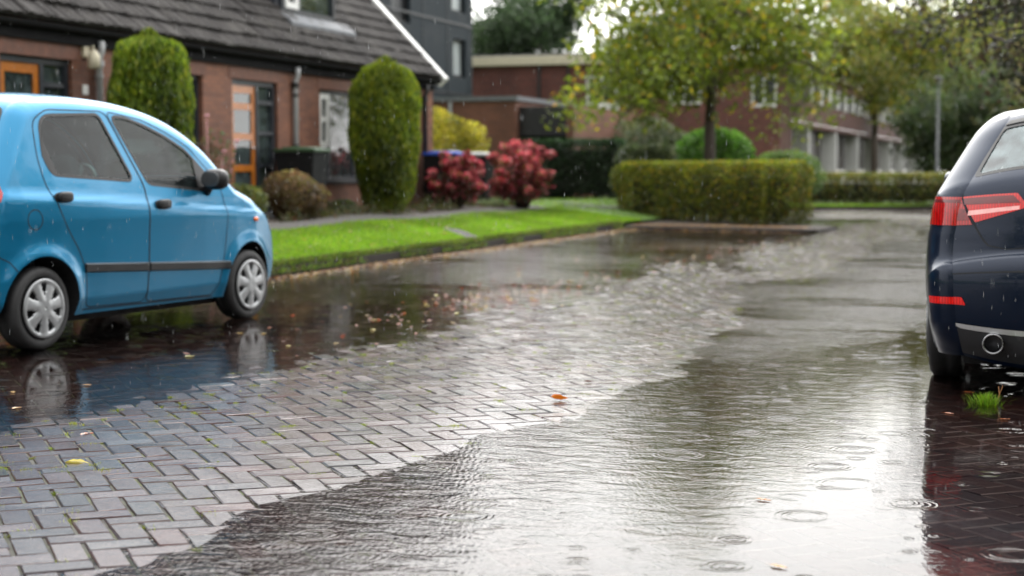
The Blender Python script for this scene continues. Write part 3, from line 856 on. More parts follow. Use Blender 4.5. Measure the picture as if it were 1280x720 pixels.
    # cabin
    cab = MB(); cab.box(-hw, hw, sp['dash'][0], sp['dash'][0]+.35, .5, sp['dash'][1], .06); cab.build('dashboard', M_BLACK, car)
    sw = MB(); sx = sp['dash'][0]-.10; rot = Matrix.Rotation(R(62), 3, 'X')
    a = [rot @ Vector((math.cos(q)*.18, math.sin(q)*.18, 0)) + Vector((-.36, sx, sp['dash'][1]+.02)) for q in np.linspace(0, 2*PI, 30)]
    sw.tube(a, .014, 8); sw.tube([a[7], a[22]], .016, 6); sw.tube([a[0], a[15]], .016, 6); sw.build('steering_wheel', M_BLACK, car, True)
    for (x, y, w) in sp['seats']: seat(car, x, y, w, M_SEAT, sp['seat_z'])
    for sgn in (1, -1):
        make_wheel(car, rx, rz, sp['track'], sgn, sp['tyre'], .165, sp['rim'], sp['spokes'], sp['wheel_kind'])
        make_wheel(car, fx, fz, sp['track'], sgn, sp['tyre'], .165, sp['rim'], sp['spokes'], sp['wheel_kind'])
    return car, B

# ---- small blue hatchback
BLUE = paint('blue_metallic_paint', (.005, .17, .335), .5, .30, (.010, .21, .39))
NAVY = paint('navy_metallic_paint', (.0025, .009, .026), .35, .28, (.005, .017, .042), .5)
GLASS_CLEAR = glass('car_glass', (.50, .68, .66), .75, film=.05)
GLASS_DARK = glass('tinted_glass', (.22, .26, .26), 1.2)
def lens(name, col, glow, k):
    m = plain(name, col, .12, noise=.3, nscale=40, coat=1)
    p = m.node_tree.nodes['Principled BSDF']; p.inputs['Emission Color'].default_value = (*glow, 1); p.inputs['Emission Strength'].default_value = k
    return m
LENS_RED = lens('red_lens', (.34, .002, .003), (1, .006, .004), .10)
LENS_BRIGHT = lens('glowing_red_lens', (.36, .003, .003), (1, .008, .004), .30)  # glow added to the colour; reflectors share it though they are no lamps
LENS_DARKRED = plain('dark_red_lens', (.14, .004, .006), .12, noise=.25, nscale=25, coat=1)
for m_ in (LENS_RED, LENS_BRIGHT):          # moulded ribs inside the lens
    nt_ = m_.node_tree; p_ = nt_.nodes['Principled BSDF']; tc_ = N(nt_, 'ShaderNodeTexCoord')
    wv_ = N(nt_, 'ShaderNodeTexWave', bands_direction='X', ins={'Scale': 22.0, 'Distortion': .4}); nt_.links.new(tc_.outputs['Object'], wv_.inputs['Vector'])
    c_ = p_.inputs['Base Color'].default_value; src = p_.inputs['Base Color'].links[0].from_socket
    mx_ = N(nt_, 'ShaderNodeMix', data_type='RGBA', blend_type='MULTIPLY', ins={0: .8}); r_ = ramp(nt_, [(.2, .35), (.8, 1.3)], wv_.outputs['Fac'])
    nt_.links.new(src, mx_.inputs[6]); nt_.links.new(r_.outputs[0], mx_.inputs[7]); nt_.links.new(mx_.outputs[2], p_.inputs['Base Color'])
LENS_DARKRED2 = plain('lamp_chamber_red', (.20, .004, .006), .2, noise=.5, nscale=40, coat=1)
LENS_PINK = lens('glowing_white_lens', (.70, .36, .34), (1, .42, .38), .30)  # glow added for the light this reversing lens only reflects
LENS_CLEAR = plain('clear_lens', (.72, .72, .74), .12, noise=.15, nscale=30, coat=1)

def blue_strip(B):
    xs = lambda x: B.s_at(x=x)
    s0, s1 = xs(1.30), xs(2.13); t0, t1 = B.s_at(z=1.14), B.s_at(z=1.49)
    out = [('glass:windscreen', [(-.62, s1), (.62, s1), (.60, s0), (-.60, s0)], .05), ('black:windscreen_seal', [(-.65, s1+.03), (.65, s1+.03), (.63, s0-.03), (-.63, s0-.03)], .06),
           ('glass:rear_window', [(-.67, t0), (.67, t0), (.67, t1), (-.67, t1)], .06), ('black:rear_seal', [(-.69, t0-.025), (.69, t0-.025), (.69, t1+.025), (-.69, t1+.025)], .07)]
    for s in (1, -1):
        out.append(('lamp:tail_lamp', [(s*a, b) for a, b in [(.62, B.s_at(z=.92)), (.715, B.s_at(z=.92)), (.715, B.s_at(z=1.13)), (.62, B.s_at(z=1.13))]], 0))
        out.append(('lamp:head_lamp', [(s*a, B.s_at(z=z, end='front')) for a, z in [(.42, .56), (.715, .60), (.715, .80), (.50, .72)]], 0))
    out.append(('grille:grille', [(-.40, B.s_at(z=.30, end='front')), (.40, B.s_at(z=.30, end='front')), (.36, B.s_at(z=.42, end='front')), (-.36, B.s_at(z=.42, end='front'))], .02))
    out.append(('gap:tailgate_gap', [(-.55, B.s_at(z=.60)), (.55, B.s_at(z=.60)), (.55, B.s_at(z=.607)), (-.55, B.s_at(z=.607))], 0))
    return out

blue_spec = dict(
    fillet=.10, paint=BLUE, glass=GLASS_CLEAR, sill=.19, arch=.325, wheels=[(0, .262), (2.30, .262)], flare=.022,
    outline=[(-.36, .22), (-.44, .30), (-.475, .42), (-.475, .54), (-.435, .66), (-.40, .80), (-.365, .95), (-.305, 1.08), (-.215, 1.22), (-.095, 1.40), (-.005, 1.51), (.10, 1.557), (.27, 1.588), (.55, 1.597), (.95, 1.578), (1.31, 1.522), (1.58, 1.44), (1.84, 1.305), (2.03, 1.15), (2.17, 1.018), (2.29, .965), (2.44, .912), (2.60, .83), (2.71, .748), (2.79, .645), (2.835, .52), (2.85, .40), (2.83, .29), (2.77, .20)],
    section=[(.15, .655), (.19, .675), (.30, .722), (.45, .738), (.62, .742), (.80, .740), (.93, .728), (1.05, .698), (1.25, .645), (1.45, .592), (1.60, .555)],
    plan=[(-.5, .86), (-.35, .925), (-.15, .967), (.15, .99), (.6, 1), (1.7, 1), (2.1, .985), (2.4, .95), (2.65, .885), (2.87, .80)],
    crease=(.965, -.062, .018),
    bulge=[(0, .10), (.10, .09), (.16, .055), (.28, .04), (.40, .03), (.55, .03), (.66, .06), (.74, .07), (.82, .05), (.90, .09), (1, .13)],
    windows=[('rear', [(.118, 1.205), (.147, 1.396), (.178, 1.437), (.231, 1.458), (.727, 1.479), (.933, 1.058), (.165, 1.10)]),
             ('front', [(.868, 1.473), (1.02, 1.46), (1.178, 1.421), (1.40, 1.346), (1.596, 1.256), (1.80, 1.075), (1.76, .985), (1.106, 1.035)])],
    window_blanks=[('rear', [(.10, 1.21), (.128, 1.32), (.205, 1.105), (.16, 1.09)]), ('front', [(1.665, 1.20), (1.82, 1.07), (1.77, .97), (1.66, .995)])], seal=.020,
    window_of={'rear': 'rear', 'front': 'front'},
    doors=[('rear', [(.08, 1.43), (.055, 1.2), (.075, 1.03), (.20, .78), (.335, .60), (.40, .46), (.42, .235), (1.045, .225), (1.045, 1.02), (.80, 1.51), (.22, 1.505)]),
           ('front', [(1.05, .225), (1.85, .215), (1.90, .30), (1.955, .55), (1.985, .80), (1.93, 1.03), (1.64, 1.285), (1.40, 1.392), (1.18, 1.465), (.81, 1.512), (1.05, 1.02)])],
    handles={'rear': (.20, .952), 'front': (1.205, .888)}, handle='oval',
    mouldings=[('rear', [(.385, .493), (1.037, .466)], .062, .014), ('front', [(1.053, .465), (2.00, .426)], .062, .014)],
    gaps=[('sill_gap', [(.40, .222), (1.86, .205)], .008), ('bumper_gap', [(-.40, .62), (-.27, .56), (-.225, .50)], .006)],
    mirror=(1.74, 1.005), indicator=(2.385, .752), fuel=(-.065, .815, .062, 1),
    side_lamps=[('tail_lamp', [(-.55, .92), (-.315, .925), (-.285, .98), (-.280, 1.06), (-.30, 1.125), (-.55, 1.13)]), ('head_lamp', [(2.95, .60), (2.66, .66), (2.60, .78), (2.70, .80), (2.95, .80)])],
    strip=blue_strip,
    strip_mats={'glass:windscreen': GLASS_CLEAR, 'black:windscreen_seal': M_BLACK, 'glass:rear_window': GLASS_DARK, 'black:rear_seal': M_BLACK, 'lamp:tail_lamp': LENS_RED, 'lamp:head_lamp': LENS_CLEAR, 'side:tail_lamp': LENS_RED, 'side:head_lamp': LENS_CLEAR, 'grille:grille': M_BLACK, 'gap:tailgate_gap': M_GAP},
    strip_names={'glass:windscreen': 'windscreen', 'black:windscreen_seal': 'windscreen_seal', 'glass:rear_window': 'rear_window', 'black:rear_seal': 'rear_window_seal', 'lamp:tail_lamp': 'tail_lamp', 'lamp:head_lamp': 'headlamp', 'side:tail_lamp': 'lamp_side', 'side:head_lamp': 'lamp_side', 'grille:grille': 'grille', 'gap:tailgate_gap': 'tailgate_gap'},
    dash=(1.72, .98), seats=[(1.02, .33, .46), (1.02, -.33, .46), (.28, .32, .52), (.28, -.32, .52)], seat_z=.30,
    tyre=.262, rim=.186, spokes=7, track=.712, wheel_kind='cover')

def navy_strip(B):
    xs = lambda x: B.s_at(x=x); z = lambda q: B.s_at(z=q)
    out = []
    s0, s1 = xs(1.22), xs(2.12)
    out += [('glass:windscreen', [(-.64, s1), (.64, s1), (.62, s0), (-.62, s0)], .05), ('black:windscreen_seal', [(-.66, s1+.03), (.66, s1+.03), (.64, s0-.02), (-.64, s0-.02)], .06)]
    rp = B.rear_poly
    gp = rp([(-.615, 1.095), (.615, 1.095), (.50, 1.33), (-.50, 1.33)]); out.append(('glass:rear_window', gp, .03))
    out.append(('black:rear_seal', rp([(-.64, 1.08), (.64, 1.08), (.515, 1.345), (-.515, 1.345)]), .03))
    out.append(('bar:spoiler_shadow/one', rp([(-.50, 1.347), (.50, 1.347), (.47, 1.368), (-.47, 1.368)]), 0))  # black strip painted in as the shade under the spoiler
    for s in (1, -1):
        m = lambda pts: [(s*a, b) for a, b in rp(pts)]
        out.append(('lamp:inner/white', m([(.660, .890), (.41, .915), (.41, .931), (.655, .914)]), 0))
        out.append(('bar:inner/red_bar', m([(.681, .976), (.44, .976), (.405, .944), (.674, .944)]), 0))
        out.append(('bar:tail_lamp/red_bar', m([(.95, .974), (.70, .974), (.688, .952), (.95, .952)]), 0))
        out.append(('bar:tail_lamp/red_block', m([(.95, .925), (.672, .925), (.648, .868), (.95, .868)]), 0))
        out.append(('lamp:inner', m([(.685, .985), (.42, .985), (.385, .945), (.385, .920), (.50, .890), (.622, .856)]), .01))
        out.append(('lamp:tail_lamp', m([(.95, .985), (.695, .985), (.635, .845), (.95, .838)]), 0))
        out.append(('lamp:reflector', m([(.655, .452), (.80, .452), (.80, .487), (.675, .490)]), .008))
    # tailgate shut line
    sh = [(.672, 1.08), (.698, 1.03), (.690, .985), (.628, .84), (.56, .73), (.47, .695), (.0, .69)]
    inn = [(a-.011 if i < 4 else a-.006 if i < 5 else a, b+(.0 if i < 4 else .008)) for i, (a, b) in enumerate(sh)]
    full = sh+[(-a, b) for a, b in sh[:-1][::-1]]; fulli = inn+[(-a, b) for a, b in inn[:-1][::-1]]
    out.append(('gap:tailgate_gap', rp(full+fulli[::-1]), 0))
    out.append(('bar:bright_strip/one', rp([(-.68, .335), (.68, .335), (.735, .358), (-.735, .358)]), 0))
    out.append(('black:diffuser', rp([(-.80, .20), (.80, .20), (.80, .30), (.69, .332), (-.69, .332), (-.80, .30)]), 0))
    out.append(('gap:bumper_gap', rp([(-.9, .600), (.9, .600), (.9, .606), (-.9, .606)]), 0))
    for s in (1, -1):
        out.append(('lamp:head_lamp', [(s*a, B.s_at(z=zz, end='front')) for a, zz in [(.42, .60), (.715, .62), (.715, .76), (.50, .70)]], 0))
    out.append(('grille:grille', [(-.38, B.s_at(z=.30, end='front')), (.38, B.s_at(z=.30, end='front')), (.33, B.s_at(z=.66, end='front')), (-.33, B.s_at(z=.66, end='front'))], .03))
    return out

M_DIFF = plain('grey_diffuser', (.03, .031, .034), .45, noise=.2)
M_BRIGHT = plain('bright_trim', (.72, .73, .74), .25, metal=.6)
navy_spec = dict(
    fillet=.13, paint=NAVY, glass=GLASS_DARK, sill=.19, arch=.355, wheels=[(0, .315), (2.60, .315)], flare=.015,
    outline=[(-.62, .18), (-.70, .28), (-.735, .40), (-.745, .52), (-.742, .60), (-.725, .645), (-.685, .675), (-.668, .74), (-.660, .82), (-.652, .90), (-.638, .985), (-.612, 1.045), (-.562, 1.095), (-.42, 1.24), (-.29, 1.37), (-.17, 1.425), (.10, 1.445), (.6, 1.448), (1.0, 1.425), (1.35, 1.36), (1.75, 1.22), (2.1, 1.05), (2.3, .965), (2.7, .90), (3.05, .81), (3.27, .70), (3.37, .58), (3.40, .44), (3.37, .30), (3.28, .20)],
    section=[(.15, .80), (.20, .83), (.35, .865), (.50, .882), (.66, .888), (.80, .880), (.92, .865), (1.0, .845), (1.08, .80), (1.25, .70), (1.36, .635), (1.45, .59)],
    plan=[(-.8, .955), (-.5, .975), (-.2, .99), (.2, 1), (2.2, 1), (2.7, .97), (3.05, .91), (3.42, .80)],
    crease=(.80, -.01, .006),
    bulge=[(0, .10), (.12, .115), (.18, .10), (.24, .06), (.30, .03), (.5, .03), (.62, .05), (.72, .06), (.82, .04), (.92, .10), (1, .14)],
    windows=[('rear', [(-.02, 1.10), (.08, 1.25), (.30, 1.325), (.83, 1.335), (.88, 1.03), (.12, 1.03)]), ('front', [(.92, 1.335), (1.25, 1.30), (1.62, 1.17), (1.92, 1.03), (1.85, 1.0), (.96, 1.025)])],
    window_of={'rear': 'rear', 'front': 'front'},
    doors=[('rear', [(.14, 1.36), (.06, 1.2), (.14, 1.0), (.33, .66), (.42, .45), (.44, .25), (.90, .25), (.92, 1.0), (.87, 1.37)]),
           ('front', [(.905, .25), (1.98, .25), (2.02, .45), (2.05, .98), (1.66, 1.20), (1.3, 1.345), (.88, 1.37), (.925, 1.0)])],
    handles={'rear': (.36, .86), 'front': (1.12, .86)}, handle='bar',
    gaps=[('sill_gap', [(.45, .23), (1.95, .23)], .008)],
    mirror=(1.86, .985), mirror_mat=NAVY, mirrors_folded=True,
    side_lamps=[('tail_bar', [(-.9, .955), (-.47, .955), (-.46, .972), (-.9, .972)]), ('tail_lamp', [(-.9, .838), (-.52, .845), (-.44, .925), (-.42, .985), (-.9, .985)]), ('reflector', [(-.9, .452), (-.665, .452), (-.665, .487), (-.9, .487)]), ('head_lamp', [(3.5, .62), (3.16, .66), (3.02, .77), (3.5, .76)])],
    strip=navy_strip,
    strip_mats={'glass:windscreen': GLASS_DARK, 'black:windscreen_seal': M_BLACK, 'glass:rear_window': glass('rear_glass', (.62, .68, .66), 1.6, film=.42), 'black:rear_seal': M_BLACK, 'bar:spoiler_shadow/one': M_BLACK,  # rear_glass film thickened to paint in a pale sky reflection
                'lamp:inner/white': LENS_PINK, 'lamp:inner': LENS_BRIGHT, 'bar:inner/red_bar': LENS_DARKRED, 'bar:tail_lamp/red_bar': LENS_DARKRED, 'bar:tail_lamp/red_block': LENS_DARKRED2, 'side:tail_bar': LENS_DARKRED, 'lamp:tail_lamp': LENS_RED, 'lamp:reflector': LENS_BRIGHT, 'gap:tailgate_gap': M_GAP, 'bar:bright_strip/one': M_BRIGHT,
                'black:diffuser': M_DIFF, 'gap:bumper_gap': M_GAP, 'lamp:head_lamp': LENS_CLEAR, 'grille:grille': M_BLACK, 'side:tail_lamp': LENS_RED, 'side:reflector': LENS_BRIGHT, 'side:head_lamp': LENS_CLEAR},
    strip_names={'glass:windscreen': 'windscreen', 'black:windscreen_seal': 'windscreen_seal', 'glass:rear_window': 'rear_window', 'black:rear_seal': 'rear_window_seal', 'bar:spoiler_shadow/one': 'spoiler_shade_strip',
                 'lamp:inner/white': 'reversing_light', 'lamp:inner': 'tailgate_lamp', 'bar:inner/red_bar': 'light_bar', 'bar:tail_lamp/red_bar': 'light_bar', 'bar:tail_lamp/red_block': 'lamp_chamber', 'side:tail_bar': 'light_bar', 'lamp:tail_lamp': 'tail_lamp', 'lamp:reflector': 'reflector', 'gap:tailgate_gap': 'tailgate_gap', 'bar:bright_strip/one': 'bumper_trim',
                 'black:diffuser': 'diffuser', 'gap:bumper_gap': 'bumper_gap', 'lamp:head_lamp': 'headlamp', 'grille:grille': 'grille', 'side:tail_lamp': 'lamp_side', 'side:reflector': 'lamp_side', 'side:head_lamp': 'lamp_side'},
    dash=(1.75, .92), seats=[(1.0, .38, .5), (1.0, -.38, .5), (.22, .36, .56), (.22, -.36, .56)], seat_z=.26,
    tyre=.317, rim=.215, spokes=5, track=.865, wheel_kind='alloy')
# ------------------------------------------------------------------ buildings
def wall_x(mb, X, y0, y1, z0, z1, openings, depth, sgn=1):
    """wall in the plane x=X facing sgn*x, with openings (y0,y1,z0,z1) and their reveals"""
    ys = sorted({y0, y1, *[o[0] for o in openings], *[o[1] for o in openings]}); zs = sorted({z0, z1, *[o[2] for o in openings], *[o[3] for o in openings]})
    for a, b in zip(ys, ys[1:]):
        for c, d in zip(zs, zs[1:]):
            if any(o[0] <= (a+b)/2 <= o[1] and o[2] <= (c+d)/2 <= o[3] for o in openings): continue
            q = [(X, a, c), (X, b, c), (X, b, d), (X, a, d)]
            mb.quad(*(q if sgn > 0 else q[::-1]))
    for (a, b, c, d) in openings:
        D = X-sgn*depth
        for q in ([(X, a, c), (X, a, d), (D, a, d), (D, a, c)], [(X, b, d), (X, b, c), (D, b, c), (D, b, d)], [(X, a, d), (X, b, d), (D, b, d), (D, a, d)], [(X, b, c), (X, a, c), (D, a, c), (D, b, c)]):
            mb.quad(*q)

def wall_y(mb, Y, x0, x1, z0, z1, openings, depth):
    """wall in the plane y=Y facing -y"""
    xs = sorted({x0, x1, *[o[0] for o in openings], *[o[1] for o in openings]}); zs = sorted({z0, z1, *[o[2] for o in openings], *[o[3] for o in openings]})
    for a, b in zip(xs, xs[1:]):
        for c, d in zip(zs, zs[1:]):
            if any(o[0] <= (a+b)/2 <= o[1] and o[2] <= (c+d)/2 <= o[3] for o in openings): continue
            mb.quad((a, Y, c), (b, Y, c), (b, Y, d), (a, Y, d))
    for (a, b, c, d) in openings:
        D = Y+depth
        for q in ([(a, Y, c), (a, D, c), (a, D, d), (a, Y, d)], [(b, Y, c), (b, Y, d), (b, D, d), (b, D, c)], [(a, Y, d), (a, D, d), (b, D, d), (b, Y, d)], [(a, Y, c), (b, Y, c), (b, D, c), (a, D, c)]):
            mb.quad(*q)

def frame_x(X, y0, y1, z0, z1, w, t, bars_y=(), bars_z=()):
    """rectangular frame standing in the plane x=X (front face at X)"""
    m = MB()
    m.box(X-t, X, y0, y0+w, z0, z1); m.box(X-t, X, y1-w, y1, z0, z1)
    m.box(X-t, X-.002, y0+w, y1-w, z0, z0+w); m.box(X-t, X-.002, y0+w, y1-w, z1-w, z1)
    for b in bars_y: m.box(X-t, X-.003, b-w/2, b+w/2, z0+w, z1-w)
    for b in bars_z: m.box(X-t+.005, X-.005, y0+w, y1-w, b-w/2, b+w/2)
    return m
def frame_y(Y, x0, x1, z0, z1, w, t, bars_x=(), bars_z=()):
    m = MB()
    m.box(x0, x0+w, Y, Y+t, z0, z1); m.box(x1-w, x1, Y, Y+t, z0, z1)
    m.box(x0+w, x1-w, Y+.002, Y+t, z0, z0+w); m.box(x0+w, x1-w, Y+.002, Y+t, z1-w, z1)
    for b in bars_x: m.box(b-w/2, b+w/2, Y+.003, Y+t, z0+w, z1-w)
    for b in bars_z: m.box(x0+w, x1-w, Y+.005, Y+t-.005, b-w/2, b+w/2)
    return m

BRICK_HOUSE = brick_mat('house_brick', (.22, .088, .050), (.14, .056, .036), (.11, .08, .062), 'y')
BRICK_GABLE = brick_mat('gable_brick', (.15, .07, .048), (.10, .048, .035), (.09, .07, .06), 'x')
BRICK_FLATS_X = brick_mat('flats_brick_front', (.155, .05, .038), (.10, .036, .030), (.09, .06, .055), 'x')
BRICK_FLATS_Y = brick_mat('flats_brick_side', (.13, .045, .034), (.09, .034, .028), (.08, .055, .046), 'y')
BRICK_LOW = brick_mat('low_brick', (.20, .078, .045), (.14, .058, .038), (.12, .09, .07), 'x')
M_FRAME = plain('slate_blue_frame', (.022, .026, .034), .45, noise=.2)
M_WOOD = plain('orange_varnished_wood', (.42, .135, .018), .35, noise=.25, nscale=14, coat=.3)
M_WHITE = plain('white_paint', (.72, .72, .70), .5, noise=.08, nscale=3)
M_CREAM = plain('cream_paint', (.62, .56, .42), .5)
M_LEAD = plain('lead_flashing', (.17, .18, .195), .75, noise=.25, nscale=5)
M_PIPE = plain('grey_downpipe', (.36, .37, .38), .4, noise=.15)
M_PANE = glass('window_pane', (.30, .32, .32), 1.5)
M_ROOM = plain('dim_room', (.035, .03, .026), .95)
M_CURTAIN = plain('curtain_cloth', (.16, .11, .10), .9, noise=.3, nscale=10)
M_NET = plain('net_curtain', (.42, .45, .44), .9, noise=.15, nscale=12)
M_COPING = plain('grey_coping', (.14, .15, .16), .6, noise=.2)

def tile_material():
    m, nt, nd, ln, p = new_mat('roof_tiles')
    tc = N(nt, 'ShaderNodeTexCoord')
    n1 = N(nt, 'ShaderNodeTexNoise', ins={'Scale': 1.3, 'Detail': 9.0, 'Roughness': .72}); ln.new(tc.outputs['Object'], n1.inputs['Vector'])
    r = ramp(nt, [(.32, (.010, .009, .009)), (.5, (.026, .023, .022)), (.64, (.052, .048, .044)), (.72, (.06, .062, .03))], n1.outputs['Fac'])
    ln.new(r.outputs[0], p.inputs['Base Color']); p.inputs['Roughness'].default_value = .8; p.inputs['Specular IOR Level'].default_value = .25
    n2 = N(nt, 'ShaderNodeTexNoise', ins={'Scale': 18.0, 'Detail': 5.0}); ln.new(tc.outputs['Object'], n2.inputs['Vector'])
    b = N(nt, 'ShaderNodeBump', ins={'Strength': 1.0, 'Distance': .03}); ln.new(n2.outputs['Fac'], b.inputs['Height']); ln.new(b.outputs[0], p.inputs['Normal'])
    return m
M_TILE = tile_material()

def tile_slope(y0, y1, xe, ze, run, sgn=1):
    """interlocking tile courses climbing from the eave (xe,ze) towards -x (sgn 1) at 45 degrees"""
    s2 = math.sqrt(.5); course = .30; nc = int(run/s2/course); ny = int((y1-y0)/.045)
    ys = np.linspace(y0, y1, ny+1); V = []; F = []
    wave = .034*np.abs(np.sin(PI*ys/.21))**.7
    for c in range(nc):
        jit = np.repeat(rng.normal(0, .007, ny//5+2), 5)[:ny+1] + rng.normal(0, .004)
        for e, lift in ((c*course-.03, .045), (c*course+.02, .045), ((c+1)*course+.01, .006)):
            h = lift+wave+jit
            V.append(np.stack([xe-sgn*(e*s2)+sgn*h*s2, ys, ze+e*s2+h*s2], 1))
        # front lip
        V.append(np.stack([np.full(ny+1, xe-sgn*((c*course-.03)*s2)), ys, np.full(ny+1, ze+(c*course-.03)*s2)], 1))
    Vv = np.concatenate(V); k = ny+1
    for c in range(nc):
        b = c*4*k
        for r0, r1 in ((3, 0), (0, 1), (1, 2)):
            i = np.arange(ny)
            q = np.stack([b+r0*k+i, b+r0*k+i+1, b+r1*k+i+1, b+r1*k+i], 1)
            F.append(q if sgn > 0 else q[:, ::-1])
    return Vv, np.concatenate(F)

def window_x(parent, name, X, y0, y1, z0, z1, wf=.06, mat=None, bars_y=(), bars_z=(), curtain=None, sill=True, rec=.07):
    """framed window in an opening of a wall at x=X"""
    fr = frame_x(X-rec, y0+.004, y1-.004, z0+.004, z1-.004, wf, .07, bars_y, bars_z).build(name, mat or M_FRAME, parent)
    p = MB(); p.quad((X-rec-.035, y0+.02, z0+.02), (X-rec-.035, y1-.02, z0+.02), (X-rec-.035, y1-.02, z1-.02), (X-rec-.035, y0+.02, z1-.02)); p.build('pane', M_PANE, fr)
    rm = MB(); rm.box(X-1.2, X-rec-.10, y0+.01, y1-.01, z0+.01, z1-.01); rm.f = [f for i, f in enumerate(rm.f) if i != 3]; rm.build('room', M_ROOM, fr)
    if curtain:
        for (a, b, c, d, mt) in curtain:
            cm = MB(); ys = np.linspace(a, b, max(8, int((b-a)/.03))); V = [(X-rec-.14+.018*math.sin(y*46), y, zz) for zz in (c, d) for y in ys]; m = len(ys)
            cm.add(V, [(i, i+1, m+i+1, m+i) for i in range(m-1)]); cm.build('curtain', mt, fr, True)
    if sill:
        s = MB(); s.box(X-rec, X+.06, y0-.04, y1+.04, z0-.07, z0, .012); s.build('sill', M_FRAME, fr)
    return fr

